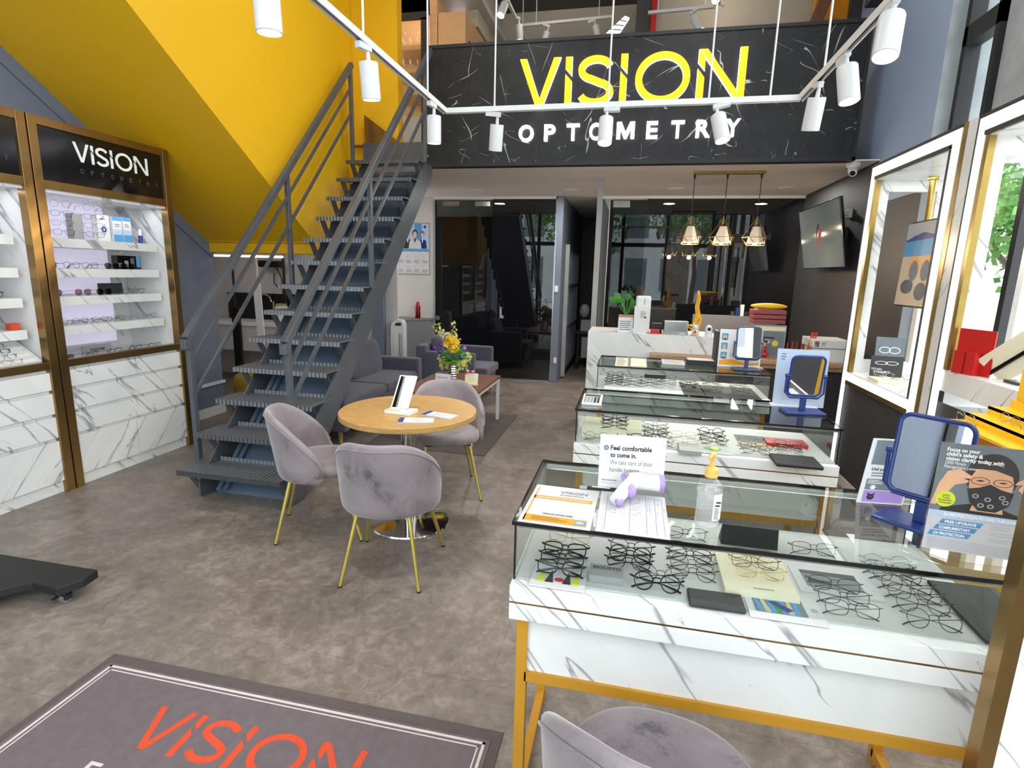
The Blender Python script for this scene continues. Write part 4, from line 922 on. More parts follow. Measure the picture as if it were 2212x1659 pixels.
def d_form(b, X, w, h):
    for k in range(15): rect(b, X, .008, .02+k*.0165, w-.008, .0208+k*.0165, 'inklight')
    for x in (.02, .085, .13, .155, .175): rect(b, X, x, .01, x+.0009, h-.015, 'inkgrey')
    random.seed(3)
    for r in range(6, 14):
        for x, ww in ((.024, .05), (.088, .035), (.133, .018), (.158, .014), (.178, .012)):
            y = .024+r*.0165
            for q in range(int(ww/.006)):
                if random.random() < .8: xx = x+q*.006; poly(b, X, [(xx, y), (xx+.004, y+.005*random.random()), (xx+.005, y+.0012), (xx+.001, y+.006*random.random())], 'inkgrey', .0007)
o = sheet('sign_in_sheet', FR((-.055, 1.333, TZ1+.0005), (1, 0, 0), (0, 1, 0)), .187, .275, 'paper', d_form, 'ruled sign-in sheet with handwriting on the nearest counter', 'paper')
g = thing('counter_sign', 'white upright card reading Feel comfortable to come in', 'sign', (.03, 1.62, TZ1))
X = FR((-.068, 1.613, TZ1+.012), (1, .09, 0), (-.0, .05, 1)); b = MB().m('whitep').box(0, 0, -.002, .195, .165, 0, X)
put = lambda t, x, y, s, wd, mt, bo=0: (b.m(mt), put_text(b, t, X, x, y, s, width=wd, bold=bo))
put('Feel comfortable', .032, .119, .0205, .122, 'ink', .03); put('to come in.', .032, .097, .0205, .078, 'ink', .03); put('We take care of door', .032, .074, .0205, .128, 'inkgrey'); put('handle hygiene.', .032, .051, .0205, .092, 'inkgrey')
put("We've got vision covered", .01, .022, .006, .045, 'ink', .02); lines(b, X, .01, .056, .013, .018, 1, 'inklight', rnd=False)
disc(b, X, .019, .125, .0075, .0075, 'navyprint', .0005); disc(b, X, .019, .125, .0045, .0045, 'paleblue', .0008); disc(b, X, .019, .125, .002, .002, 'navyprint', .0011); rect(b, X, .165, .012, .179, .0255, 'navyprint'); b.m('inkwhite'); put_text(b, 'ZEISS', X, .1657, .0165, .006, width=.0125, z=.0008, bold=.02); b.build('card', g)
b = MB().m('acrylic'); b.box(-.075, 1.60, TZ1, .135, 1.66, TZ1+.003); b.box(-.005, -.02, -.006, .2, .17, -.003, X); b.build('acrylic_stand', g)
# infrared thermometer
g = thing('thermometer_gun', 'white and lilac infrared thermometer gun lying on the sign-in sheet', 'thermometer', (.05, 1.58, TZ1))
b = MB().m('whitep'); A = Vector((.118, 1.60, TZ1+.045)); B_ = Vector((.02, 1.585, TZ1+.055))
b.tube([A, A.lerp(B_, .3), A.lerp(B_, .75), B_], [.024, .023, .026, .02], 16); Hh = Vector((-.012, 1.50, TZ1+.02)); b.tube([A.lerp(B_, .8), (B_+Hh)/2+Vector((.008, 0, 0)), Hh], [.024, .02, .0175], 14); b.build('body', g)
b = MB().m('lilac'); b.tube([A+Vector((.008, .001, 0)), A-Vector((.006, 0, 0))], [.0255, .0262], 16); b.build('end_ring', g); b = MB().m('lilac'); b.tube([B_+Vector((-.004, 0, .002)), B_+Vector((-.016, 0, -.002))], [.021, .015], 14); b.build('end_ring', g)
b = MB().m('lilac').ball((.03, 1.545, TZ1+.036), .017, .024, .022); b.build('trigger', g); b = MB().m('lilac').ball((.0, 1.5, TZ1+.018), .013, .012, .014); b.build('battery_cap', g); b = MB().m('black').cyl(A+Vector((.0085, .001, 0)), A+Vector((.0095, .001, 0)), .014); b.build('sensor', g)
g = thing('ballpoint_pen', 'black pen with a clear cap lying above the laminated notice', 'pen', (-.06, 1.612, TZ1))
b = MB().m('blackmatt').cyl((-.1, 1.607, TZ1+.007), (.01, 1.618, TZ1+.007), .0055, n=12); b.build('barrel', g); b = MB().m('greyp').cyl((-.122, 1.605, TZ1+.007), (-.1, 1.607, TZ1+.007), .006, n=12); b.build('cap', g); b = MB().m('inkwhite').box(-.085, 1.604, TZ1+.0125, -.03, 1.611, TZ1+.0128); b.build('printing', g)
# sanitiser bottle
g = thing('sanitiser_bottle', 'clear hand sanitiser pump bottle with apricot pump on the nearest counter', 'bottle', (.232, 1.452, TZ1)); T = Matrix.Translation((.232, 1.452, TZ1))
b = MB().m('clearbottle').lathe([(.0, .001), (.029, .001), (.032, .006), (.032, .105), (.028, .12), (.015, .132), (.0125, .135), (.0125, .146)], T, 28, cap=False); b.build('bottle_body', g)
b = MB().m('liquid').lathe([(.0, .004), (.028, .004), (.0305, .009), (.0305, .1), (0, .1)], T, 28, cap=False); b.build('gel', g)
b = MB().m('peachcap'); b.lathe([(.0165, .137), (.0165, .158), (.012, .163), (.005, .165), (.005, .18), (.0, .18)], T, 24, cap=False); b.build('pump_collar', g, bevel=0)
b = MB().m('peachcap'); b.tube([T @ Vector((0, 0, .178)), T @ Vector((0, 0, .2))], [.004, .009], 12); b.tube([T @ Vector((0, 0, .197)), T @ Vector((-.006, -.012, .2)), T @ Vector((-.012, -.026, .193))], [.008, .006, .004], 10); b.build('pump_nozzle', g)
b = MB(); 
for i in range(7):
    a0 = -1.35+i*.16; a1 = a0+.16; r = .0324
    b.m('whitep').add([T @ Vector((r*math.cos(a0), r*math.sin(a0), .025)), T @ Vector((r*math.cos(a1), r*math.sin(a1), .025)), T @ Vector((r*math.cos(a1), r*math.sin(a1), .098)), T @ Vector((r*math.cos(a0), r*math.sin(a0), .098))], [(0,1,2,3)])
Xl = T @ FR((.0325*math.cos(-1.25), .0325*math.sin(-1.25), .02), (math.cos(.25), math.sin(.25)*.9, 0), (0, 0, 1)); rect(b, Xl, .004, .055, .016, .059, 'ink', .0012); rect(b, Xl, .002, .046, .014, .05, 'ink', .0012); lines(b, Xl, .001, .015, .01, .042, 6, 'inkgrey', z=.0012)
b.build('label', g)
# make-up mirrors
def table_mirror(p, rz, lab, fm='blue', w=.165, h=.225, tip=.05, base=True, s=1.0):
    g = thing('table_mirror', lab, 'mirror', p, rz, 'swivel table mirrors'); X0 = Matrix.Translation(Vector(p)) @ Matrix.Rotation(rz, 4, 'Z') @ Matrix.Scale(s, 4)
    b = MB().m(fm).box(-.095, -.06, 0, .095, .055, .012, X0); b.build('base', g, bevel=.004)
    b = MB().m(fm).box(-.014, -.006, .012, .014, .01, .07, X0); b.build('stem', g, bevel=.002)
    zc = .075+h/2+.01; o = []
    b = MB().m(fm); b.tube([X0 @ Vector(v) for v in ((-w/2-.014, 0, zc), (-w/2-.014, 0, .1), (-w/2+.01, 0, .075), (w/2-.01, 0, .075), (w/2+.014, 0, .1), (w/2+.014, 0, zc))], .0055*s, 10)
    for q in (-1, 1): b.cyl(X0 @ Vector((q*(w/2+.02), 0, zc)), X0 @ Vector((q*(w/2), 0, zc)), .009*s, n=14)
    b.build('yoke', g)
    X = X0 @ Matrix.Translation((0, 0, zc)) @ Matrix.Rotation(tip, 4, 'X'); pts = []
    for cx, cz, a0 in ((w/2-.025, h/2-.025, 0), (-w/2+.025, h/2-.025, 90), (-w/2+.025, -h/2+.025, 180), (w/2-.025, -h/2+.025, 270)):
        for k in range(6): a = math.radians(a0+18*k); pts.append((cx+.025*math.cos(a), cz+.025*math.sin(a)))
    b = MB().m(fm); b.tube([X @ Vector((x, 0, z)) for x, z in pts], .0065*s, 8, closed=True); b.build('mirror_frame', g)
    b = MB().m('mirror'); b.add([X @ Vector((x, -.002, z)) for x, z in pts], [list(range(len(pts)))]); b.m(fm).add([X @ Vector((x, .003, z)) for x, z in pts], [list(range(len(pts)))]); b.build('mirror_glass', g)
    return g
table_mirror((.80, 1.60, TZ1), -.75, 'navy blue table mirror on the nearest counter behind the eye-care poster', 'blue', h=.215, tip=-.1)
table_mirror((.865, 2.93, TZ1), .10, 'navy blue table mirror standing on the right of the middle counter', 'blue', w=.155, h=.2, tip=.1)
table_mirror((.84, 4.24, TZ1), .05, 'blue framed table mirror on the farthest counter beside the orange striped board', 'blueframe', w=.165, h=.225, tip=-.12)
# poster in an acrylic stand
g = thing('poster_stand', 'clear stand with the Focus on your child eye-care poster', 'poster', (.81, 1.42, TZ1))
p0 = atz(1987, 1205, TZ1); X = FR((.728, 1.425, TZ1+.018), (1, -.12, 0), (.08, .14, 1)); W_, H_ = .19, .262
b = MB().m('paper').box(0, 0, -.001, W_, H_, 0, X)
rect(b, X, 0, H_*.36, W_, H_, 'photogrey'); 
pp_ = lambda pts, mt, z: poly(b, X, [(x*W_, y*H_) for x, y in pts], mt, z)
pp_([(.12,.4),(.3,.44),(.45,.47),(.72,.45),(1,.38),(1,.36),(.1,.36)], 'ink', .0005)
pp_([(.42,.4),(.76,.4),(.72,.52),(.46,.52)], 'skin', .0006); disc(b, X, .58*W_, .73*H_, .27*W_, .21*H_, 'hair', .0007); disc(b, X, .585*W_, .655*H_, .225*W_, .19*H_, 'skin', .0009)
pp_([(.36,.76),(.4,.82),(.6,.84),(.8,.8),(.82,.74),(.6,.79),(.44,.79)], 'hair', .0011)
pp_([(.35,.6),(.47,.62),(.58,.66),(.7,.62),(.83,.6),(.8,.48),(.68,.41),(.5,.41),(.4,.48)], 'blackmatt', .0012)
for cx, cy in ((.45,.54),(.58,.52),(.72,.55),(.62,.46),(.52,.46),(.76,.51)): disc(b, X, cx*W_, cy*H_, .028*W_*1.2, .02*H_, 'inklight', .0014, 12); disc(b, X, cx*W_, cy*H_, .018*W_*1.2, .013*H_, 'blackmatt', .0015, 12)
pp_([(0,.42),(.05,.62),(.12,.74),(.24,.77),(.39,.71),(.38,.69),(.28,.69),(.36,.67),(.34,.65),(.22,.62),(.12,.5),(.06,.42)], 'skin', .0011); pp_([(1,.76),(.94,.76),(.84,.71),(.82,.68),(.9,.69),(.86,.64),(.95,.58),(1,.55)], 'skin', .0011)
for cx in (.47, .7):
    for k in range(16): a = 2*PI*k/16; a2 = 2*PI*(k+1)/16; pp_([(cx+.1*math.cos(a), .68+.036*math.sin(a)), (cx+.1*math.cos(a2), .68+.036*math.sin(a2)), (cx+.09*math.cos(a2), .68+.03*math.sin(a2)), (cx+.09*math.cos(a), .68+.03*math.sin(a))], 'brownframe', .0016)
    pp_([(cx-.05,.682),(cx,.692),(cx+.05,.684),(cx,.674)], 'hair', .0015)
disc(b, X, .15*W_, .48*H_, .105*W_, .073*H_, 'lime', .0014); b.m('ink')
for k, t in enumerate(('ZEISS', 'Triple', 'Protection', 'Campaign')): put_text(b, t, X, .15*W_, (.505-k*.022)*H_, .0065, center=True, z=.002, bold=.01)
b.m('inkwhite')
for k, (t, wd) in enumerate((('Focus on your', .34), ("child's safety &", .38), ('vision clarity today with', .6))): b.m('inkwhite'); put_text(b, t, X, .07*W_, (.925-k*.042)*H_, .0125, width=wd*W_, bold=.03, z=.002)
for k, (t, wd) in enumerate((('ZEISS Myopia', .22), ('Management Lenses', .36))): put_text(b, t, X, .07*W_, (.805-k*.036)*H_, .0105, width=wd*W_, z=.002)
rect(b, X, .86*W_, .87*H_, .98*W_, .945*H_, 'navyprint', .001); b.m('inkwhite'); put_text(b, 'ZEISS', X, .868*W_, .893*H_, .008, width=.1*W_, z=.002, bold=.02)
rect(b, X, 0, .315*H_, W_, .37*H_, 'paleblue', .0013); b.m('inkwhite'); put_text(b, '3x PROTECTION IN ONE PURCHASE', X, .16*W_, .327*H_, .0105, width=.78*W_, bold=.02, z=.002)
for k, t in enumerate(('FREE UPGRADE', 'COMPLIMENTARY', 'UV PROTECTION')):
    y = .25-k*.058; x = .16-k*.05; pp_([(x-.03,y),(x,y+.045),(x+.43,y+.045),(x+.4,y)], 'skyblue', .001); b.m('inkwhite'); put_text(b, t, X, (x+.03)*W_, (y+.01)*H_, .0092, width=.33*W_, bold=.03, z=.0015); lines(b, X, .66*W_, .95*W_, y*H_, (y+.04)*H_, 2, 'inklight')
lines(b, X, .04*W_, .97*W_, .015*H_, .11*H_, 6, 'inklight', rnd=False); b.build('poster', g)
b = MB().m('acrylic').box(-.004, -.012, .001, W_+.004, H_+.004, .003, X); b.box(.72, 1.40, TZ1, .935, 1.46, TZ1+.003); b.build('acrylic_holder', g)
# tall triangular info stand between mirror and poster
g = thing('info_tower', 'white three-sided card tower with a purple-grey photo strip beside the blue mirror', 'display card', (.80, 1.76, TZ1))
Xa = FR((.695, 1.735, TZ1), (1, .1, 0), (.14, .1, 1)); b = MB().m('whitep').box(0, 0, -.002, .13, .2, 0, Xa); rect(b, Xa, .012, .12, .125, .195, 'photogrey'); disc(b, Xa, .07, .155, .018, .024, 'inklight', .0006); disc(b, Xa, .078, .182, .01, .011, 'paleblue', .0008)
b.m('ink'); put_text(b, 'Did you know?', Xa, .018, .102, .012, width=.08, bold=.02); lines(b, Xa, .02, .11, .082, .098, 2, 'inkgrey'); rect(b, Xa, .012, .042, .125, .076, 'photogrey'); lines(b, Xa, .016, .06, .06, .074, 3, 'inkwhite', z=.0007); disc(b, Xa, .034, .05, .006, .006, 'inkwhite', .0008)
for k in range(8): a = k*PI/4; poly(b, Xa, [(.034+.0065*math.cos(a-.2), .05+.0065*math.sin(a-.2)), (.034+.0105*math.cos(a), .05+.0105*math.sin(a)), (.034+.0065*math.cos(a+.2), .05+.0065*math.sin(a+.2))], 'inkwhite', .0009)
rect(b, Xa, .012, .004, .125, .04, 'lilac'); b.mats[-1] = M['photogrey'] if False else b.mats[-1]
disc(b, Xa, .034, .02, .01, .009, 'hair', .0008); poly(b, Xa, [(.025,.026),(.023,.034),(.031,.029)], 'hair', .0008); poly(b, Xa, [(.043,.026),(.045,.034),(.037,.029)], 'hair', .0008); disc(b, Xa, .031, .021, .0016, .0012, 'lilac', .001); disc(b, Xa, .037, .021, .0016, .0012, 'lilac', .001)
b.build('front_face', g); b = MB().m('whitep'); b.add([Xa @ Vector((0, 0, -.002)), Xa @ Vector((0, .2, -.002)), (.735, 1.83, TZ1)], [(0, 1, 2)]); b.add([Xa @ Vector((.13, 0, -.002)), Xa @ Vector((.13, .2, -.002)), Xa @ Vector((0, .2, -.002)), (.735, 1.83, TZ1), (.86, 1.835, TZ1)], [(0, 1, 4), (1, 2, 3, 4)]); b.build('side_face', g)
# middle counter top
g = thing('desk_calculator', 'white calculator with black display on the left corner of the middle counter', 'calculator', (-.175, 2.80, TZ1), .03)
Xc = FR((-.222, 2.735, TZ1), (1, .0, 0), (0, 1, .12)); b = MB().m('whitep').box(0, 0, 0, .1, .15, .012, Xc); b.build('case', g, bevel=.003)
b = MB().m('ink').box(.01, .11, .012, .09, .135, .013, Xc); b.build('display', g)
b = MB()
for r in range(4):
    for c in range(5): b.m('greyp' if c < 3 else 'charcoal').box(.01+c*.0165, .012+r*.023, .012, .022+c*.0165, .028+r*.023, .0145, Xc)
b.build('keys', g)
g = thing('info_board', 'pale blue upright board with small print behind the middle navy mirror', 'display card', (.86, 3.02, TZ1))
Xb = FR((.755, 3.06, TZ1), (1, .02, 0), (.0, .04, 1)); b = MB().m('paleblue').box(0, 0, -.002, .25, .3, 0, Xb); lines(b, Xb, .04, .22, .03, .1, 6, 'inklight', rnd=False); lines(b, Xb, .02, .045, .24, .28, 3, 'inkgrey'); b.build('panel', g)
b = MB().m('whitep').box(.75, 3.035, TZ1, 1.0-.03, 3.1, TZ1+.006); b.build('foot', g)
# farthest counter top
g = thing('lens_board', 'upright brochure board with small portraits and orange wave by the far mirror', 'display card', (.68, 4.30, TZ1))
Xb = FR((.655, 4.34, TZ1+.0), (1, .0, 0), (0, .05, 1)); b = MB().m('whitep').box(0, 0, -.002, .3, .28, 0, Xb); pts = [(.01+.28*k/14, .045+.012*math.sin(k*.45)) for k in range(15)]; poly(b, Xb, pts+[(.29, .02), (.01, .012)], 'orange', .0005)
for k in range(3): rect(b, Xb, .015, .2-k*.07, .06, .25-k*.07, 'skyblue', .0005); disc(b, Xb, .038, .222-k*.07, .012, .014, 'skin', .0007); poly(b, Xb, [(.024,.2-k*.07),(.054,.2-k*.07),(.038,.216-k*.07)], ('ink','sand','ink')[k], .0008)
lines(b, Xb, .08, .26, .07, .11, 3, 'inklight'); b.build('panel', g); b = MB().m('acrylic').box(.65, 4.31, TZ1, .96, 4.37, TZ1+.003); b.build('foot', g)
P_ = atz(1482, 787, TZ1); g = thing('black_box', 'open black box with papers on the farthest counter', 'box', (.55, 4.40, TZ1)); b = MB().m('blackmatt').box(.43, 4.33, TZ1, .64, 4.47, TZ1+.035); b.build('box_body', g, bevel=.002); b = MB().m('paper').box(.44, 4.34, TZ1+.035, .63, 4.46, TZ1+.037); b.build('papers', g)
for (xa, ya, xb, yb, lab, mt) in ((1328, 775, 1357, 790, 'white note card with writing on the left of the farthest counter', 'cream'), (1362, 776, 1395, 791, 'blank cream card next to the written note on the farthest counter', 'cream'), (1432, 779, 1475, 786, 'white paper with a sketch in the middle of the farthest counter', 'paper')):
    a = atz(xa, yb, TZ1); c = atz(xb, ya, TZ1); b = MB().m(mt).box(a.x, a.y, TZ1, c.x, c.y, TZ1+.003); X = FR((a.x, a.y, TZ1+.003), (1, 0, 0), (0, 1, 0)); 
    if 'writing' in lab or 'sketch' in lab: lines(b, X, .01, c.x-a.x-.01, .02, c.y-a.y-.02, 4, 'inkgrey')
    solo('note_card', b, lab, 'card')
b = MB().m('charcoal').box(.655-.02, 4.36, TZ1, .655, 4.52, TZ1+.26); solo('brochure_folder', b, 'dark upright folder left of the brochure board on the farthest counter', 'folder')
# ------------------------------------------------------------------ velvet chairs
def chair_proto():
    t = thing('velvet_chair', '', 'chair')
    # seat cushion, front at +Y
    b = MB().m('velvet'); G = []; n = 36
    prof = [(.0, .395), (.86, .395), (.97, .405), (1.0, .43), (.98, .458), (.9, .474), (.7, .48), (.35, .476), (.0, .474)]
    for r, z in prof:
        row = []
        for k in range(n):
            a = 2*PI*k/n; x, y = math.cos(a), math.sin(a); x = math.copysign(abs(x)**.86, x)*.235; y = math.copysign(abs(y)**.86, y)*(.225 if y > 0 else .215); row.append((x*r, y*r+.015, z))
        G.append(row)
    b.grid(G, closev=True); b.build('seat', t, sub=1)
    # wrap-around shell: angle a measured from the back (-Y)
    b = MB().m('velvet'); G = []; A = math.radians(104); nu = 34; nv = 15
    for i in range(nu+1):
        a = -A+2*A*i/nu; q = abs(a)/A; top = .775-.30*(max(0, q-.22)/.78)**1.7; bot = .385+.0*q; row = []
        if q > .93: top = .475-.03*((q-.93)/.07)**2; bot = .385+.03*((q-.93)/.07)**2
        def pt(v, off):
            z = bot+(top-bot)*v; fl = 1+.10*(z-.40)/.38; r = (.232+off)*fl; xx = math.sin(a)*r*1.06; yy = -math.cos(a)*r*(1.0 if math.cos(a) > 0 else .9)-.035*(z-.4)/.38*math.cos(a)
            bul = .0
            return (xx, yy, z)
        th = .017; m_ = nv//2
        for j in range(m_+1): row.append(pt(j/m_, th))                    # outside, up
        for j in range(m_+1): row.append(pt(1-j/m_ if j else 1, -th))     # inside, down
        # round top and bottom lips
        o_ = row[m_]; i_ = row[m_+1]; mid = tuple((p+q_)/2 for p, q_ in zip(o_, i_)); row.insert(m_+1, (mid[0], mid[1], mid[2]+.013))
        o_ = row[0]; i_ = row[-1]; mid = tuple((p+q_)/2 for p, q_ in zip(o_, i_)); row.append((mid[0], mid[1], mid[2]-.012))
        G.append(row)
    b.grid(G, closev=True); b.face([len(b.v)-len(G[0])+k for k in range(len(G[0]))]); b.face([k for k in range(len(G[0]))][::-1]); b.build('backrest', t, sub=1)
    # piping seam on the outside near the top edge
    b = MB().m('velvet'); pts = []
    for i in range(nu+1):
        a = -A*.93+2*A*.93*i/nu; q = abs(a)/A; top = .775-.30*(max(0, q-.22)/.78)**1.7; z = top-.022; fl = 1+.10*(z-.40)/.38; r = (.232+.019)*fl
        pts.append((math.sin(a)*r*1.06, -math.cos(a)*r*(1.0 if math.cos(a) > 0 else .9)-.035*(z-.4)/.38*math.cos(a), z))
    b.tube(pts, .0035, 6); b.build('piping', t)
    for sx in (-1, 1):
        for top, foot in (((sx*.13, -.15, .40), (sx*.205, -.245, .006)), ((sx*.15, .13, .40), (sx*.232, .245, .006))):
            b = MB().m('leggold').cyl(foot, top, .0095, .0125, 14); l = b.build('leg', t); b = MB().m('blackmatt').cyl((foot[0], foot[1], 0), (foot[0], foot[1], .008), .011, n=12); b.build('foot_cap', l)
    b = MB().m('blackmatt').box(-.16, -.16, .385, .16, .16, .397); b.build('seat_base', t)
    return t
CH = [((-1.815, 2.905, 0), -math.radians(66), 'grey velvet chair with brass legs left of the round table, side-on beside the stairs'),
      ((-1.20, 2.585, 0), math.radians(8), 'grey velvet chair seen squarely from behind in front of the round table'),
      ((-1.27, 3.70, 0), math.radians(201.6), 'grey velvet chair facing the viewer on the far side of the round table'),
      ((.135, 1.10, 0), math.radians(-6), 'grey velvet chair cut off by the bottom edge, before the nearest glass counter')]
c0 = chair_proto()
for k, (loc, rz, lab) in enumerate(CH):
    t = c0 if k == 0 else dup(c0, loc, rz); t.location = loc; t.rotation_euler = (0, 0, rz); t['label'] = lab; t['group'] = 'grey velvet chairs'
# round table
TC = Vector((-1.32, 3.11, 0))
g = thing('round_table', 'round oak-topped bistro table on a steel pedestal between three grey chairs', 'table', TC)
b = MB().m('oak').lathe([(0, .715), (.418, .715), (.422, .718), (.422, .747), (.419, .75), (0, .75)], Matrix.Translation(TC), 72, cap=False); b.build('tabletop', g)
b = MB().m('steel').lathe([(.045, .02), (.045, .70), (.12, .705), (.12, .715)], Matrix.Translation(TC), 32, cap=False); b.build('pedestal', g)
b = MB().m('chrome').lathe([(.0, 0), (.252, 0), (.254, .006), (.25, .014), (.12, .026), (.05, .03), (0, .03)], Matrix.Translation(TC), 64, cap=False); b.build('base_plate', g)
zt = .7505
g = thing('display_mirror', 'small upright white-framed mirror on a white block standing on the round table', 'mirror', (-1.32, 3.03, zt))
Xm = FR((-1.425, 2.985, zt), (1, -.12, 0), (.12, 1, 0)); b = MB().m('whitep').box(0, 0, 0, .17, .11, .022, Xm); b.build('base_block', g, bevel=.002)
b = MB().m('sand'); b.add([(.004, .001, .0225), (.11, .001, .0225), (.11, .035, .0225), (.004, .035, .0225)], [(0,1,2,3)], Xm); b.m('brownframe'); put_text(b, 'Cafe Sole', Xm, .012, .01, .018, width=.085, z=.023); b.build('name_strip', g)
Xf = Xm @ FR((.012, .055, .022), (1, .18, 0), (.12, .42, 1)); b = MB().m('whitep'); 
for bx in ((0, 0, -.006, .006, .21, .006), (.104, 0, -.006, .11, .21, .006), (0, 0, -.006, .11, .006, .006), (0, .204, -.006, .11, .21, .006)): b.box(*bx, Xf)
b.build('mirror_frame', g); b = MB().m('mirror').box(.006, .006, -.002, .104, .204, .003, Xf); b.build('mirror_glass', g)
for k, (loc, rz, lab) in enumerate((((-1.175, 2.875, zt), .28, 'small spiral notepad with blue stripe nearest the edge of the round table'), ((-1.09, 3.03, zt), -.22, 'small spiral notepad with blue stripe beside the mirror base on the round table'))):
    if k == 0:
        n0 = thing('notepad', lab, 'notepad', loc, rz, 'blue striped notepads'); X = Matrix.Translation(loc) @ Matrix.Rotation(rz, 4, 'Z')
        b = MB().m('paper').box(-.1, -.05, 0, .1, .05, .007, X); Y = X @ Matrix.Translation((0, 0, .007)); lines(b, Y, -.05, .08, -.035, .035, 6, 'inklight'); b.build('pages', n0)
        b = MB().m('skyblue').box(-.1, -.05, .0072, -.07, .05, .0078, X); b.mats[0] = M['navyprint'];  b.build('blue_stripe', n0)
        b = MB().m('steel')
        for i in range(20): xx = -.095+i*.01; b.tube([X @ Vector((xx, -.045, .008)), X @ Vector((xx, -.053, .01)), X @ Vector((xx, -.053, 0)), X @ Vector((xx, -.047, .0))], .0009, 5)
        b.build('spiral_binding', n0)
    else: dup(n0, loc, rz, lab)
# sofa: faces +X
def rbox(nm, g, mt, x0, y0, z0, x1, y1, z1, bev=.03): return MB().m(mt).box(x0, y0, z0, x1, y1, z1).build(nm, g, bevel=bev, seg=3)
g = thing('sofa', 'slate grey fabric two-seat sofa behind the staircase', 'sofa', (-2.85, 5.2, 0))
rbox('base', g, 'sofa', -3.25, 4.42, .16, -2.47, 6.08, .33, .015); rbox('armrest', g, 'sofa', -3.25, 4.33, .15, -2.45, 4.43, .59, .02); rbox('armrest', g, 'sofa', -3.25, 6.08, .15, -2.45, 6.20, .575, .02)
rbox('back_frame', g, 'sofa', -3.35, 4.33, .15, -3.2, 6.20, .76, .03); rbox('seat_cushion', g, 'sofa', -3.1, 4.435, .33, -2.46, 5.25, .43, .03); rbox('seat_cushion', g, 'sofa', -3.1, 5.26, .33, -2.46, 6.075, .43, .03)
for y0, y1 in ((4.45, 5.22), (5.24, 6.05)):
    b = MB().m('sofa'); Xc = FR((-2.98, (y0+y1)/2, .60), (0, 1, 0), (-.22, 0, 1)); b.ball((0, 0, 0), (y1-y0)/2, .21, .10, n=28, k=16, p=.42)
    b.v = [Xc @ v for v in b.v]; b.build('back_cushion', g)
for y in (4.39, 6.13):
    for x in (-3.15, -2.53): b = MB().m('oak').cyl((x, y, 0), (x, y, .155), .014, .022, 14); b.build('leg', g)
g = thing('armchair', 'slate grey fabric armchair behind the flowers against the smoked glass', 'armchair', (-2.0, 6.8, 0))
rbox('base', g, 'sofa', -2.45, 6.45, .14, -1.75, 7.1, .33, .02); rbox('armrest', g, 'sofa', -2.5, 6.36, .14, -1.84, 6.46, .63, .025); rbox('armrest', g, 'sofa', -2.5, 7.08, .14, -1.80, 7.18, .63, .025); rbox('seat_cushion', g, 'sofa', -2.4, 6.47, .33, -1.70, 7.07, .44, .03); rbox('back_frame', g, 'sofa', -2.6, 6.36, .14, -2.46, 7.18, .7, .03)
b = MB().m('sofa'); Xc = FR((-2.36, 6.77, .62), (0, 1, 0), (-.2, 0, 1)); b.ball((0, 0, 0), .29, .2, .09, n=28, k=14, p=.42); b.v = [Xc @ v for v in b.v]; b.build('back_cushion', g)
for x in (-2.42, -1.8):
    for y in (6.5, 7.04): b = MB().m('oak').cyl((x, y, 0), (x, y, .145), .013, .02, 12); b.build('leg', g)
# coffee table
g = thing('coffee_table', 'low table with red-brown wooden top and white metal legs behind the round table', 'coffee table', (-1.72, 5.22, 0))
b = MB().m('walnut').box(-2.08, 4.68, .475, -1.36, 5.76, .5); b.build('tabletop', g, bevel=.002)
b = MB().m('whitep'); b.box(-2.07, 4.69, .445, -1.37, 4.72, .475); b.box(-2.07, 5.72, .445, -1.37, 5.75, .475); b.box(-2.07, 4.72, .445, -2.04, 5.72, .475); b.box(-1.40, 4.72, .445, -1.37, 5.72, .475); b.build('top_rail', g)
for x in (-2.07, -1.40):
    for y in (4.69, 5.72): b = MB().m('whitep').box(x, y, 0, x+.03, y+.03, .445); b.build('leg', g)
b = MB().m('matedge').box(-2.35, 4.5, .0, -1.2, 6.0, .008); solo('grey_rug', b, 'dark grey flat rug under the low wooden coffee table', 'rug')
# flowers
FV = Vector((-1.72, 5.18, .5))
g = thing('flower_vase', 'silver ridged vase of yellow and purple artificial flowers on the low wooden table', 'vase of flowers', FV)
b = MB().m('steel'); b.lathe([(.0, 0), (.042, 0)] + [(.04+.012*z/.2+.003*math.sin(z*260), z) for z in [i*.2/40 for i in range(41)]] + [(.046, .2), (.04, .15)], Matrix.Translation(FV), 24, cap=False); b.build('vase', g)
random.seed(11); UV_ = lambda px, py, dy=0: aty(px, py, 5.18+dy)
b = MB().m('leaf')
for k in range(46):
    a = random.random()*2*PI; e = random.uniform(-.2, .9); L_ = random.uniform(.10, .24); base = FV+Vector((0, 0, .22)); tip = base+Vector((math.cos(a)*math.cos(e), math.sin(a)*math.cos(e), math.sin(e)))*L_; sd = Vector((-math.sin(a), math.cos(a), .3)).normalized()*.018; mid = base.lerp(tip, .55)+Vector((0, 0, .02)); b.add([base, mid+sd, tip, mid-sd], [(0, 1, 2, 3)])
o = b.build('leaves', g); o['kind'] = 'stuff'
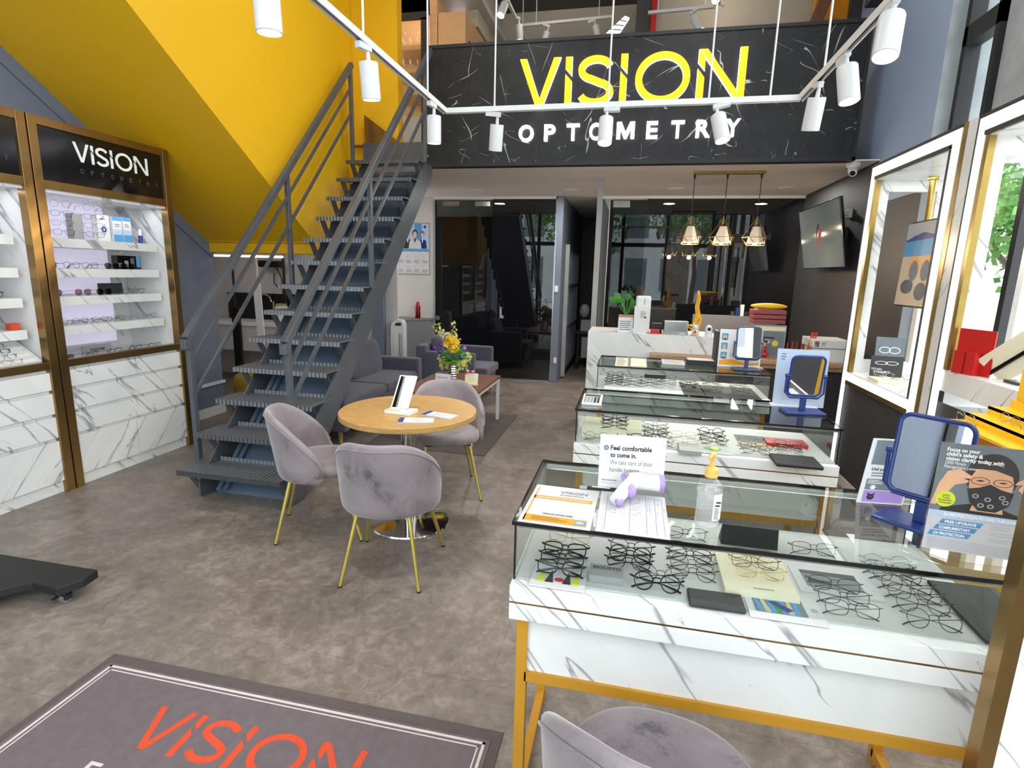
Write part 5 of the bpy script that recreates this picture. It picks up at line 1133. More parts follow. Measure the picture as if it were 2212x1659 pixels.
def blob_cluster(nm, mt, cs, r, k, rr, petals=5):
    b = MB().m(mt)
    for c in cs:
        for i in range(k):
            d = Vector((random.gauss(0, 1), random.gauss(0, 1), random.gauss(0, 1))).normalized()*r*random.random()**.4; q = c+d; n_ = (d.normalized()+Vector((0, -.6, .3))).normalized(); t1 = n_.orthogonal().normalized(); t2 = n_.cross(t1)
            for p_ in range(petals):
                a = 2*PI*p_/petals; v = (t1*math.cos(a)+t2*math.sin(a)); w_ = (t1*math.cos(a+1.3)+t2*math.sin(a+1.3))*.5; b.add([q, q+v*rr*.6+w_*rr*.5+n_*rr*.2, q+v*rr+n_*rr*.45, q+v*rr*.6-w_*rr*.5+n_*rr*.2], [(0, 1, 2, 3)])
    o = b.build(nm, g); o['kind'] = 'stuff'; return o
blob_cluster('lime_blossoms', 'petallime', [UV_(*p) for p in ((968,778),(988,782),(1000,783),(958,782),(980,802),(965,785),(975,795),(990,798),(1002,790),(1008,780),(955,775),(985,788),(960,790),(1012,770))], .045, 9, .02)
blob_cluster('pale_sprays', 'petalpale', [UV_(*p) for p in ((949,702),(955,715),(958,728),(946,712),(978,700),(981,715),(985,728),(964,722),(968,735),(950,722),(990,735),(941,705))], .03, 6, .014)
blob_cluster('yellow_blooms', 'petalyellow', [UV_(*p) for p in ((972,730),(978,742),(968,745),(975,755),(984,738),(966,735),(982,750))], .03, 9, .032, 6)
for (px, py, mt) in ((939,752,'petalpurple'),(953,745,'petalpurple'),(963,750,'petalpurple'),(950,760,'petalpurple'),(965,768,'petalpurple'),(982,771,'petalpurple'),(996,774,'petalpurple'),(977,783,'petalpurple'),(1003,753,'petalpink')):
    c = UV_(px, py); b = MB().m(mt)
    for i in range(6):
        a = 2*PI*i/6; dr = Vector((math.cos(a), math.sin(a), 0)); b.grid([[c+dr*.004+Vector((0,0,-.02)), c+dr*.022+Vector((-dr.y*.012, dr.x*.012, 0)), c+dr*.012+Vector((0,0,.034))], [c+Vector((0,0,-.022)), c+dr*.024, c+dr*.012+Vector((0,0,.036))], [c+dr*.004+Vector((0,0,-.02)), c+dr*.022+Vector((dr.y*.012, -dr.x*.012, 0)), c+dr*.012+Vector((0,0,.034))]])
    b.build('tulip', g)
b = MB().m('leaf')
for p in ((949,702),(978,698),(939,752),(953,745),(963,750),(1003,753),(972,730)): q = UV_(*p); b.tube([FV+Vector((0, 0, .18)), (FV+Vector((0, 0, .25))).lerp(q, .55), q], .0022, 5)
b.tube([UV_(975,770), UV_(1000,768), UV_(1010,778)], .003, 5); b.tube([UV_(985,752), UV_(1005,765), UV_(1018,788)], .003, 5); b.build('stems', g)
b = MB().m('paper'); X = FR((-1.845, 5.0, .5), (1, -.15, 0), (.0, .2, 1)); b.box(0, 0, -.001, .17, .125, 0, X); b.m('ink'); put_text(b, 'Peace of mind at', X, .02, .085, .014, width=.12, bold=.03); put_text(b, 'every point.', X, .03, .06, .014, width=.09, bold=.03); lines(b, X, .03, .12, .015, .05, 2, 'inklight')
solo('tent_card', b, 'white tent card with black lettering beside the flower vase', 'card')
g = thing('card_easel', 'cream card on a tiny wooden easel with red and white clips, on the low table', 'easel', (-1.47, 4.98, .5))
b = MB().m('oak'); b.box(-1.54, 4.96, .53, -1.40, 5.0, .54); b.bar((-1.53, 4.97, .5), (-1.50, 5.0, .55), .01, .01); b.bar((-1.41, 4.97, .5), (-1.44, 5.0, .55), .01, .01); b.bar((-1.47, 5.06, .5), (-1.47, 5.0, .62), .01, .01); b.build('easel', g)
X = FR((-1.535, 4.985, .54), (1, 0, 0), (0, .15, 1)); b = MB().m('cream').box(0, 0, -.002, .13, .11, 0, X); lines(b, X, .03, .1, .03, .07, 3, 'lime'); b.build('card', g)
b = MB().m('red'); b.ball((-1.52, 4.98, .655), .012); b.ball((-1.47, 4.98, .665), .014); b.m('whitep').ball((-1.50, 4.98, .67), .011); b.ball((-1.45, 4.98, .67), .01); b.build('clips', g)
# entrance mat
mt_x0, mt_x1, mt_y0, mt_y1 = -2.01, -.345, .45, 1.625
g = thing('entrance_mat', 'plum-grey entrance mat with white double border and orange VISION logo', 'mat', (-1.18, 1.0, 0))
b = MB().m('matedge').box(mt_x0, mt_y0, 0, mt_x1, mt_y1, .006); b.m('matpile').box(mt_x0+.035, mt_y0+.035, .006, mt_x1-.035, mt_y1-.05, .009); b.build('mat_body', g, bevel=.0)
b = MB().m('matline')
for d, w_ in ((.05, .010), (.07, .005)):
    x0, x1, y0, y1 = mt_x0+d, mt_x1-d, mt_y0+d, mt_y1-d-.01
    for bx in ((x0, y1-w_, x1, y1), (x0, y0, x1, y0+w_), (x0, y0, x0+w_, y1), (x1-w_, y0, x1, y1)): b.box(bx[0], bx[1], .0085, bx[2], bx[3], .0095)
b.build('border_lines', g)
X = FR((-1.59, 1.262, .009), (1, 0, 0), (0, 1, 0)); b = MB().m('matorange'); put_logo(b, X, 0, 0, .174, .001); b.build('logo', g)
b = MB().m('matline')
for k, ch in enumerate('EYECARE'): put_text(b, ch, X, -.03+k*.125, -.14, .095, width=.05, bold=.02, z=.001)
b.build('lettering', g)
# black trolley base at the left edge
g = thing('trolley_stand', 'black flat H-shaped stand base on castors at the left edge', 'stand', (-2.8, 1.9, 0))
b = MB().m('blackmatt'); T = FR((0, 0, .062), (1, 0, 0), (0, 1, 0))
b.prism([(-3.6, 2.0), (-2.515, 2.005), (-2.50, 1.92), (-2.545, 1.825), (-2.70, 1.835), (-2.75, 1.80), (-2.83, 1.66), (-3.6, 1.60)], .042, Matrix.Translation((0, 0, .058))); b.build('base_plate', g, bevel=.004)
for x, y in ((-2.555, 1.865), (-3.4, 1.7)):
    c = MB().m('chrome').cyl((x-.012, y, .025), (x+.012, y, .025), .024, n=18); c = c.build('castor_wheel', g); b = MB().m('blackmatt'); b.box(x-.02, y-.02, .045, x+.02, y+.02, .062); b.box(x-.02, y-.012, .02, x-.014, y+.02, .05); b.box(x+.014, y-.012, .02, x+.02, y+.02, .05); b.box(x-.03, y-.045, .035, x-.01, y-.01, .04); b.build('castor_fork', g)

# ------------------------------------------------------------------ the two wall cabinets on the left
def wall_cabinet(y0, y1, lab, letters):
    g = thing('display_cabinet', lab, 'display cabinet', (-4.1, (y0+y1)/2, 0), 0, 'gold framed wall display cabinets'); XF = -3.83; XB = -4.36; pw = .058
    b = MB().m('marble'); b.box(XB, y0, .0, XB+.02, y1, 2.5); b.box(XB, y0+pw-.01, .885, XF-.02, y1-pw+.01, .9); b.box(XB, y0, .9, XF-.02, y0+pw*.8, 2.07); b.box(XB, y1-pw*.8, .9, XF-.02, y1, 2.07); b.box(XB, y0, 2.05, XF-.02, y1, 2.08); b.box(XB, y0+.02, .02, XF-.04, y1-.02, .88); b.build('carcass', g)
    for y in (y0, y1-pw): b = MB().m('bronze').box(XF-.06, y, 0, XF+.004, y+pw, 2.52); b.build('gold_upright', g, bevel=.002)
    for za, zb in ((.878, .93), (2.07, 2.125), (2.465, 2.52)): b = MB().m('bronze').box(XF-.06, y0+pw, za, XF, y1-pw, zb); b.build('gold_rail', g, bevel=.002)
    b = MB().m('black').box(XF-.1, y0+pw, 2.125, XF-.01, y1-pw, 2.465); b.build('sign_panel', g)
    b = MB(); X = FR((XF-.009, y0+pw, 2.125), (0, 1, 0), (0, 0, 1)); b.m('inkwhite'); put_logo(b, X, .235, .16, .127, .004); b.build('logo', g)
    b = MB().m('ceildark')
    for k, ch in enumerate('OPTOMETRY'): put_text(b, ch, X, .27+k*.078, .085, .045, width=.026, bold=.02, z=.001)
    o = b.build('lettering', g); o['label'] = 'unlit dim grey lettering'
    b = MB().m('led').box(XB+.02, y0+pw, .95, XB+.03, y1-.2, 2.05); b.build('lit_back_panel', g)
    for z in (1.70, 1.49, 1.295, 1.085): b = MB().m('marble').box(XB+.03, y0+pw*.8, z, XF-.11, y1-.09, z+.062); b.build('shelf', g)
    zz = [.885, .722, .555, .385]
    for k in range(3):
        b = MB().m('marble').box(XF-.04, y0+pw, zz[k+1]+.012, XF-.012, y1-pw, zz[k]-(.012 if k else .03)); b.build('drawer', g, bevel=.001)
    ym = (y0+y1)/2
    for a, c in ((y0+pw, ym-.002), (ym+.002, y1-pw)): b = MB().m('marble_up').box(XF-.04, a, .085, XF-.012, c, zz[3]-.012); b.build('door', g, bevel=.001)
    b = MB().m('marble').box(XF-.05, y0+pw, 0, XF-.03, y1-pw, .08); b.build('plinth', g)
    l = bpy.data.lights.new('cabinet_light', 'AREA'); l.shape = 'RECTANGLE'; l.size = .05; l.size_y = y1-y0-.2; l.energy = .9; l.color = (.93, .93, 1)
    o = bpy.data.objects.new('cabinet_light', l); COL.objects.link(o); o.location = (XF-.15, ym, 2.045)
    return g
wall_cabinet(2.985, 4.085, 'gold framed marble wall cabinet with lit white VISION letters, the one nearer the staircase', True)
wall_cabinet(1.875, 2.975, 'gold framed marble wall cabinet at the left picture edge, mostly cut off', False)
XS = -4.03
def shelf_g(sty, px, z, where, group, op=False, **k): 
    p = atx(px, 700, XS); place_glasses(sty, (XS, p.y, z), where, group, tilt=k.get('tilt', -.1), rz=PI/2+k.get('rz', 0), op=op)
GA = 'eyewear on the cabinet shelves'
def rowy(z, ys, stys, where, dx=0, op=True):
    for k, (y, s) in enumerate(zip(ys, stys)): place_glasses(s, (XS+dx+.03, y, z), '%s from left, %s' % (['first', 'second', 'third', 'fourth', 'fifth', 'sixth', 'seventh'][k], where), GA, tilt=-.05, rz=PI/2, op=op)
rowy(1.555, [3.13, 3.30, 3.44, 3.62, 3.76], ['blackoval', 'brown', 'brown', 'sungrey', 'sungrey'], 'second shelf of the cabinet by the stairs')
rowy(1.36, [3.14, 3.36, 3.53, 3.68, 3.83], ['sunpurple', 'sunbrown', 'sungrey', 'thinround', 'brown'], 'third shelf of the cabinet by the stairs')
rowy(1.15, [3.16, 3.31, 3.47, 3.62, 3.77, 3.92], ['thinround', 'blackoval', 'blackoval', 'thinround', 'silver', 'thinrect'], 'lowest shelf of the cabinet by the stairs', op=False)
rowy(.903, [3.12, 3.30, 3.50, 3.69, 3.88], ['sunbrown', 'blackoval', 'blackoval', 'blackoval', 'blackoval'], 'bottom ledge of the cabinet by the stairs', dx=.06)
for z, s, w_ in ((1.765, 'blackoval', 'top shelf'), (1.555, 'thinrect', 'second shelf'), (1.36, 'blackround', 'third shelf')): place_glasses(s, (XS+.03, 2.76, z), 'at the right of the %s in the cut-off left cabinet' % w_, GA, tilt=-.05, rz=PI/2, op=True)
place_glasses('pink', (XS+.03, 2.70, 1.205), 'on a clear stand in the cut-off left cabinet', GA, tilt=-.05, rz=PI/2, op=True)
b = MB().m('acrylic').box(XS, 2.68, 1.148, XS+.06, 2.74, 1.205); solo('riser', b, 'clear acrylic riser under the bright pink glasses', 'stand')
b = MB().m('orange'); b.mats[0] = M['matorange']; b.box(XS, 2.82, 1.148, XS+.05, 2.88, 1.19); solo('orange_clip_box', b, 'small orange-red box on the lowest shelf of the cut-off left cabinet', 'box', bevel=.004)
# tray of glasses in the cut-off cabinet
g = thing('slotted_tray', 'sloping grey tray with compartments of dark glasses in the cut-off left cabinet', 'tray', (-4.0, 2.55, .905)); Xt = FR((-3.88, 2.0, .915), (0, 1, 0), (-1, 0, .62))
b = MB().m('whitep').box(0, 0, 0, .9, .36, .01, Xt)
for i in range(7): b.box(0, i*.058, 0, .9, i*.058+.006, .03, Xt)
for i in range(4): b.box(i*.298, 0, 0, i*.298+.006, .354, .03, Xt)
b.build('tray_body', g)
for i in range(6):
    for j in (1, 2):
        c = Xt @ Vector((.17+j*.298-.02, .02+i*.058, .012)); place_glasses(('blackoval', 'blackthick', 'thinrect')[(i+j) % 3], c, '%s row, %s column of the slotted tray' % (ORD[i], ('middle', 'right')[j-1]), 'glasses in the slotted tray', tilt=-.7, rz=PI/2)
# frame trees and boxes on the top shelf
zt_ = 1.763
for k, y in enumerate((3.10, 3.31, 3.55)):
    g = thing('frame_stand', 'clear upright stand holding silver frames, %s on the top shelf' % ('leftmost', 'middle', 'rightmost')[k], 'stand', (XS, y, zt_)); b = MB().m('acrylic').cyl((XS, y, zt_), (XS, y, zt_+.27), .007, n=10); b.cyl((XS, y, zt_), (XS, y, zt_+.006), .04, n=16); b.build('post', g)
    if k:
        for j in range(4): place_glasses(('blackoval', 'thinrect', 'blackoval', 'thinround')[j], (XS+.02, y-.03, zt_+.02+j*.065), '%s from the bottom on the %s clear stand' % (('lowest', 'second', 'third', 'topmost')[j], ('', 'middle', 'right')[k]), 'frames on clear stands', tilt=.0, rz=PI/2-.5, op=True, jit=.15)
def carton(name, y0, y1, x0, h, mt, lab, z=zt_, art=None, d=.06):
    b = MB().m(mt).box(x0-d, y0, z, x0, y1, z+h); X = FR((x0, y0, z), (0, 1, 0), (0, 0, 1)); 
    if art: art(b, X, y1-y0, h)
    solo(name, b, lab, 'box', bevel=0)
def a_eye(b, X, w, h): disc(b, X, w*.5, h*.45, w*.3, w*.3, 'inklight'); disc(b, X, w*.5, h*.45, w*.2, w*.2, 'navyprint', .0006); disc(b, X, w*.5, h*.45, w*.08, w*.08, 'inkwhite', .0009); lines(b, X, w*.2, w*.8, h*.8, h*.9, 1, 'inkgrey')
def a_sea(b, X, w, h): rect(b, X, 0, 0, w, h*.5, 'paleblue'); rect(b, X, 0, 0, w, h*.3, 'skyblue', .0005); rect(b, X, 0, h*.85, w, h, 'skyblue'); lines(b, X, w*.2, w*.8, h*.6, h*.75, 2, 'inkgrey')
carton('lens_carton', 3.42, 3.50, XS-.06, .19, 'greyp', 'pale grey carton behind the right clear stand'); carton('lens_carton', 3.60, 3.70, XS-.04, .2, 'whitep', 'white carton with a blue eye on the top shelf', art=a_eye)
carton('solution_carton', 3.72, 3.80, XS-.03, .195, 'whitep', 'blue and white carton on the top shelf, left of a matching one', art=a_sea); carton('solution_carton', 3.81, 3.885, XS-.03, .2, 'whitep', 'blue and white carton nearest the spray bottle on the top shelf', art=a_sea)
carton('small_carton', 3.13, 3.21, XS-.05, .15, 'greyp', 'grey patterned carton at the left of the top shelf')
g = thing('spray_bottle', 'small blue spray bottle with white cap at the right end of the top shelf', 'bottle', (XS, 3.94, zt_)); b = MB().m('blue').cyl((XS, 3.935, zt_), (XS, 3.935, zt_+.065), .016, n=20); b.mats[0] = M['navyprint']; b.build('bottle', g); b = MB().m('whitep').cyl((XS, 3.935, zt_+.065), (XS, 3.935, zt_+.115), .014, .010, 18); b.build('cap', g)
for k in range(4): b = MB().m('black').box(XS-.06, 3.70+.055*k, 1.555, XS-.0, 3.745+.055*k, 1.66); b.m(('greyp', 'greyp', 'inkgrey', 'skyblue')[k]).box(XS-.0, 3.705+.055*k, 1.57, XS+.001, 3.74+.055*k, 1.60+.02*k); solo('lens_box', b, 'small black carton, %s in the row behind the grey sunglasses' % ('first', 'second', 'third', 'last, blue-labelled,')[k], 'box', 'small black cartons')
for k, (a, c) in enumerate(((3.04, 3.21), (3.22, 3.43))): b = MB().m('caramel'); X = FR((-4.31, a, 1.558), (0, 1, 0), (.0, -.25, 1)); b.box(0, 0, 0, c-a, .14, .006, X); b.mats[0] = M['sand' if 0 else 'brassy']; solo('gold_card', b, 'gold-brown backing card, %s one on the second shelf' % ('left', 'right')[k], 'card')
b = MB().m('charcoal').box(XS-.1, 3.59, 1.357, XS-.08, 3.79, 1.44); solo('dark_case', b, 'dark flat case behind the glasses on the third shelf', 'case')
b = MB().m('greyp').box(XS-.08, 3.38, .903, XS-.07, 3.62, .965); X = FR((XS-.0695, 3.38, .903), (0, 1, 0), (0, 0, 1)); b.m('ink'); put_text(b, 'PARIM', X, .06, .02, .025, width=.12, bold=.02); solo('name_plate', b, 'long grey name plate behind the lowest row of glasses', 'sign')

# ------------------------------------------------------------------ lit display bays on the right
XR, XD = 1.71, 2.19
def bay(y0, y1, lab, zb, full):
    """y1 = far end"""
    g = thing('lit_display_bay', lab, 'display cabinet', (1.95, (y0+y1)/2, 0), 0, 'lit display bays on the right'); zt = 2.47
    b = MB().m('ledstrip'); b.box(XR-.006, y1-.065, .1, XR, y1, zt-.02); b.build('led_strip', g); b = MB().m('ledstrip').box(XR-.006, y0+.05, .75, XR, y0+.125, zt-.02); b.build('led_strip', g); b = MB().m('ledstrip').box(XR-.006, y0+.125, zt-.09, XR, y1-.065, zt-.02); b.build('led_strip', g)
    b = MB().m('walldark'); b.box(XR-.008, y0+.05, zt-.02, XR+.06, y1+.004, zt); b.box(XR-.008, y1, .0, XR+.06, y1+.012, zt); b.box(XR-.01, y0+.125, zt-.112, XR+.03, y1-.065, zt-.09); b.box(XR-.01, y0+.125, zb, XR+.03, y0+.145, zt-.1); b.build('dark_trim', g)
    b = MB().m('brassy'); b.box(XR-.003, y1-.105, zb, XR+.03, y1-.065, zt-.11); b.build('gold_strip', g); b = MB().m('brassy'); b.box(XR-.003, y0, 0, XR+.03, y0+.05, zt); b.build('gold_strip', g)
    b = MB().m('marble')   # far side panel with a window in it, roof, near side panel with a window, base
    for ya in ((y1-.065, y1),) + (((y0+.05, y0+.1),) if full else ()):
        b.box(XR, ya[0], zb, XR+.105, ya[1], zt-.11); b.box(XR+.105, ya[0], 2.27, XD, ya[1], zt-.11); b.box(XR+.425, ya[0], zb, XD, ya[1], 2.27); b.box(XR+.105, ya[0], zb, XR+.425, ya[1], zb+.1)
    b.box(XR, y0, zt-.12, XD, y1, zt-.03); b.box(XR+.004, y0, .8 if full else zb-.12, XD, y1, zb); b.build('marble_lining', g)
    if full:
        b = MB().m('ledstrip').box(XR-.006, y0+.125, .835, XR, y1-.065, .885); b.build('led_strip', g); b = MB().m('brassy').box(XR-.004, y0+.1, .8, XR+.03, y1, .835); b.build('gold_strip', g)
    b = MB().m('walldark').box(XR+.015, y0, .08, XR+.03, y1, .8 if full else .95); b.build('base_panel', g); b = MB().m('offwhite').box(XR+.01, y0, 0, XR+.03, y1, .08); b.build('plinth', g)
    l = bpy.data.lights.new('bay_light', 'AREA'); l.shape = 'RECTANGLE'; l.size = .2; l.size_y = y1-y0-.3; l.energy = 1.6
    o = bpy.data.objects.new('bay_light', l); COL.objects.link(o); o.location = ((XR+XD)/2, (y0+y1)/2, zt-.125)
    return g
bay(3.635, 4.87, 'tall lit display bay with gold edging and a hanging sunglasses screen, the farther one', .9, True)
b = MB().m('marble').box(XR, 3.535, 0, XR+.04, 3.635, 2.47); solo('marble_pilaster', b, 'narrow marble pilaster between the two lit display bays', 'pilaster')
bay(2.0, 3.52, 'tall lit display bay with gold edging at the right picture edge, the nearer one', 1.14, False)
g = thing('hanging_screen', 'portrait screen showing sunglasses on a beach, hung from a gold pole', 'screen', (2.0, 4.4, 1.45))
b = MB().m('goldpaint'); b.mats[0] = M['yellowacr'] if False else M['brassy']; b.cyl((2.02, 4.62, 2.0), (2.03, 4.66, 2.35), .022, n=18); b.cyl((2.03, 4.66, 2.33), (2.03, 4.66, 2.355), .035, n=18); b.build('pole', g)
Xs = FR((1.90, 4.64, 1.45), (.0, -1, 0), (.03, 0, 1)); b = MB().m('blackmatt').box(-.012, -.012, -.04, .44, .58, -.002, Xs); b.build('frame', g)
b = MB(); rect(b, Xs, 0, 0, .43, .57, 'sand', .001); rect(b, Xs, 0, .34, .43, .46, 'skyblue', .0015); rect(b, Xs, 0, .46, .43, .57, 'inklight', .0015); poly(b, Xs, [(0, .45), (.12, .48), (.25, .5), (.43, .47), (.43, .455), (0, .445)], 'navyprint', .002)
for cx in (.2, .36): disc(b, Xs, cx, .26, .07, .085, 'orange', .002); disc(b, Xs, cx, .24, .06, .07, 'photogrey', .0025)
disc(b, Xs, .14, .13, .09, .05, 'inkgrey', .002); disc(b, Xs, .34, .1, .08, .06, 'inkgrey', .002); b.build('picture', g)
def a_glx(b, X, w, h):
    for s in (.33, .66): 
        for k in range(16): a = 2*PI*k/16; a2 = a+2*PI/16; poly(b, X, [(w*s+.2*w*math.cos(a), h*.66+.09*h*math.sin(a)), (w*s+.2*w*math.cos(a2), h*.66+.09*h*math.sin(a2)), (w*s+.17*w*math.cos(a2), h*.66+.07*h*math.sin(a2)), (w*s+.17*w*math.cos(a), h*.66+.07*h*math.sin(a))], 'inkwhite', .0008)
    b.m('inkwhite'); put_text(b, 'TITAN', X, w*.03, h*.3, h*.15, width=w*.32, bold=.01, z=.001); put_text(b, 'DYNAMICS', X, w*.12, h*.17, h*.15, width=w*.5, bold=.01, z=.001)
X = FR((1.86, 4.72, .905), (1, -.25, 0), (.02, .12, 1)); b = MB().m('photogrey').box(0, 0, -.004, .19, .29, 0, X); a_glx(b, X, .19, .29); b.m('ink'); disc(b, X, .11, .06, .07, .05, 'ink', .0006); solo('advert_card', b, 'taller grey TITAN DYNAMICS advert card at the back of the farther lit bay', 'advert card')
X = FR((1.735, 4.45, .93), (1, -.1, 0), (.02, .12, 1)); b = MB().m('charcoal').box(0, 0, -.004, .205, .15, 0, X); a_glx(b, X, .205, .15); solo('advert_card', b, 'shorter dark TITAN DYNAMICS advert card standing in front in the farther lit bay', 'advert card')
b = MB().m('cream').box(1.73, 4.28, .9, 1.96, 4.46, .925); solo('display_plinth', b, 'low cream plinth under two silver frames in the farther lit bay', 'plinth', bevel=.002)
for k, (s, x, y, lab) in enumerate((('silver', 1.80, 4.36, 'left one on the low plinth of the farther lit bay'), ('thinround', 1.90, 4.34, 'right one on the low plinth of the farther lit bay'))): place_glasses(s, (x, y, .925), lab, 'frames in the farther lit bay', tilt=-.1, rz=.1, op=False)
for k in range(5): place_glasses(('silver', 'gunround')[k % 2], (1.80+.06*(k % 2), 4.18-.085*k, .9), '%s in the row on the base of the farther lit bay' % ('first', 'second', 'third', 'fourth', 'fifth')[k], 'frames in the farther lit bay', tilt=-.3, rz=.8)
b = MB().m('red'); X = FR((1.735, 3.40, 1.14), (.35, -1, 0), (0, 0, 1)); b.box(0, 0, 0, .2, .235, .006, X); b.box(.03, 0, .006, .09, .12, .05, X); b.box(.1, 0, .006, .15, .12, .05, X); solo('red_holder', b, 'bright red leaflet holder in the nearer lit bay', 'holder')
g = thing('tablet_prop', 'dark-framed slanted board beside the red leaflet holder', 'board', (1.95, 3.2, 1.14)); b = MB().m('black'); b.bar((1.80, 3.22, 1.16), (1.93, 2.98, 1.42), .02, .006, (1, 0, 0)); b.box(1.8, 3.0, 1.14, 2.0, 3.1, 1.155); b.build('frame', g); b = MB().m('cream').bar((1.81, 3.23, 1.17), (1.94, 2.99, 1.43), .16, .004, (1, 0, 1)); b.build('panel', g)
g = thing('stepped_tray', 'yellow stepped acrylic tray with small frames at the right edge', 'tray', (1.5, 2.45, .97))
b = MB().m('yellowacr')
for k in range(3): b.box(1.40+.08*k, 2.1, 1.0+.035*k, 1.48+.08*k, 2.75, 1.012+.035*k); b.box(1.48+.08*k, 2.1, 1.0+.035*k, 1.485+.08*k, 2.75, 1.047+.035*k)
b.box(1.40, 2.1, .985, 1.70, 2.75, 1.0); b.box(1.66, 2.1, 1.07, 1.70, 2.75, 1.25); b.build('steps', g); X = FR((1.385, 2.6, .93), (.05, -1, 0), (-.3, 0, 1)); b = MB().m('caramel').box(0, 0, 0, .34, .09, .003, X); b.m('brownframe'); put_text(b, 'JUMP COLOR', X, .06, .03, .03, width=.2, z=.004); b.build('label_card', g)
b = MB().m('goldpaint'); 
b = MB().m('yellowacr').box(1.40, 2.1, 0, 1.69, 2.75, .985); solo('tray_pedestal', b, 'yellow pedestal carrying the stepped tray at the right edge', 'pedestal')
for k in range(3): place_glasses('silver', (1.44+.08*k, 2.68-.14*k, 1.013+.035*k), 'on the %s step of the yellow tray' % ('lowest', 'middle', 'top')[k], 'frames on the yellow tray', tilt=-.2, rz=PI/2+PI)
# gold-edged marble pier close to the camera at the right
g = thing('marble_pier', 'gold-edged cream marble panel of a display bay close at the right edge', 'display cabinet', (1.0, 1.15, 0))
b = MB().m('bronze').box(.768, 1.16, 0, .797, 1.20, 2.47); b.build('gold_edge', g); b = MB().m('marble').box(.797, 1.165, 0, 1.35, 1.195, 2.47); b.build('marble_panel', g)
# ------------------------------------------------------------------ reception desk
g = thing('reception_desk', 'white marble reception desk block behind the farthest glass counter', 'desk', (.2, 5.8, 0))
b = MB().m('marble').box(-.42, 5.55, 0, .83, 6.1, 1.05); b.build('marble_block', g, bevel=.002)
g = thing('work_desk', 'long two-tone wooden desktop running behind the counters to the right wall', 'desk', (1.05, 5.5, 0))
b = MB().m('deskwood').box(.20, 5.36, .842, .84, 5.549, .875); b.box(.84, 5.36, .842, 1.98, 6.1, .875); b.build('desktop', g, bevel=.002)
b = MB().m('deskwood').box(.20, 5.39, .80, .84, 5.549, .838); b.box(.84, 5.39, .80, 1.98, 6.05, .838); b.build('lower_band', g, bevel=.002)
b = MB().m('walldark').box(.84, 5.44, 0, 1.98, 5.46, .80); b.build('modesty_panel', g)
b = MB().m('greyp').box(.84, 5.53, .875, .87, 5.56, 1.05); b.build('end_strip', g)
b = MB().m('cabgrey'); b.box(.70, 6.78, 0, 1.62, 6.84, 1.185); solo('grey_partition', b, 'low dark grey partition behind the reception desk', 'partition')
DT = 1.05
def dx(px, py, z=DT): return atz(px, py, z)
# plant
p = Vector((-.06, 5.66, DT)); g = thing('potted_plant', 'green leafy plant in a white box pot with handwriting on the reception desk', 'potted plant', p)
b = MB().m('cream').box(p.x-.07, p.y-.05, DT, p.x+.075, p.y+.06, DT+.165); b.mats[0] = M['whitep']; X = FR((p.x-.07, p.y-.0505, DT), (1, 0, 0), (0, 0, 1)); lines(b, X, .015, .13, .02, .12, 5, 'inkgrey'); b.m('deskwood').box(p.x-.071, p.y-.051, DT+.15, p.x+.076, p.y+.061, DT+.17); b.build('pot', g)
random.seed(5); 
for k in range(11):
    a = k*2.4; L_ = random.uniform(.10, .17); h = random.uniform(.08, .24); st = p+Vector((0, 0, .16)); tip = st+Vector((math.cos(a)*L_*1.1, math.sin(a)*L_*.6, h)); md = st.lerp(tip, .5)+Vector((0, 0, .04)); dr = (tip-md).normalized(); sd = dr.cross(Vector((0, 1, .3))).normalized()*.035
    b = MB().m('leaf'); b.tube([st, md], .003, 5); b.grid([[md, md+sd*.8+dr*.03, md+sd+dr*.06, tip], [md, md+dr*.035-Vector((0,0,.008)), md+dr*.065-Vector((0,0,.008)), tip], [md, md-sd*.8+dr*.03, md-sd+dr*.06, tip]]); b.build('leaf', g)
# water dispenser style white machine
g = thing('sanitiser_dispenser', 'tall white automatic dispenser with a notice on the reception desk', 'dispenser', (.11, 5.64, DT))
b = MB().m('whitep').box(.03, 5.60, DT, .175, 5.72, DT+.365); b.build('back_body', g, bevel=.02, seg=3); b = MB().m('whitep').box(.02, 5.57, DT, .15, 5.63, DT+.265); X = FR((.02, 5.5695, DT), (1, 0, 0), (0, 0, 1)); lines(b, X, .06, .12, .15, .22, 5, 'inkgrey'); rect(b, X, .1, .15, .118, .165, 'ink', .0008); b.build('front_tank', g, bevel=.0)
b = MB().m('inkgrey').box(.11, 5.598, DT+.28, .115, 5.60, DT+.34); b.build('slot', g)
for k, (lab, x0, x1, h, mt) in enumerate((('small red box beside the white dispenser', .188, .275, .045, 'red'), )): solo('small_box', MB().m(mt).box(x0, 5.58, DT, x1, 5.64, DT+h), lab, 'box', bevel=.002)
solo('black_box', MB().m('blackmatt').box(.20, 5.66, DT, .30, 5.74, DT+.1), 'small black box behind the red box on the reception desk', 'box', bevel=.002)
g = thing('tissue_box', 'silver foil lidded box with grey front on the reception desk', 'box', (.43, 5.62, DT)); b = MB().m('steel').box(.315, 5.58, DT+.03, .54, 5.70, DT+.135); b.build('foil_lid', g, bevel=.004); b = MB().m('greyp').box(.31, 5.575, DT, .545, 5.70, DT+.035); b.m('inkgrey'); X = FR((.31, 5.574, DT), (1, 0, 0), (0, 0, 1)); lines(b, X, .15, .22, .008, .026, 2, 'inkwhite'); b.build('tray', g)
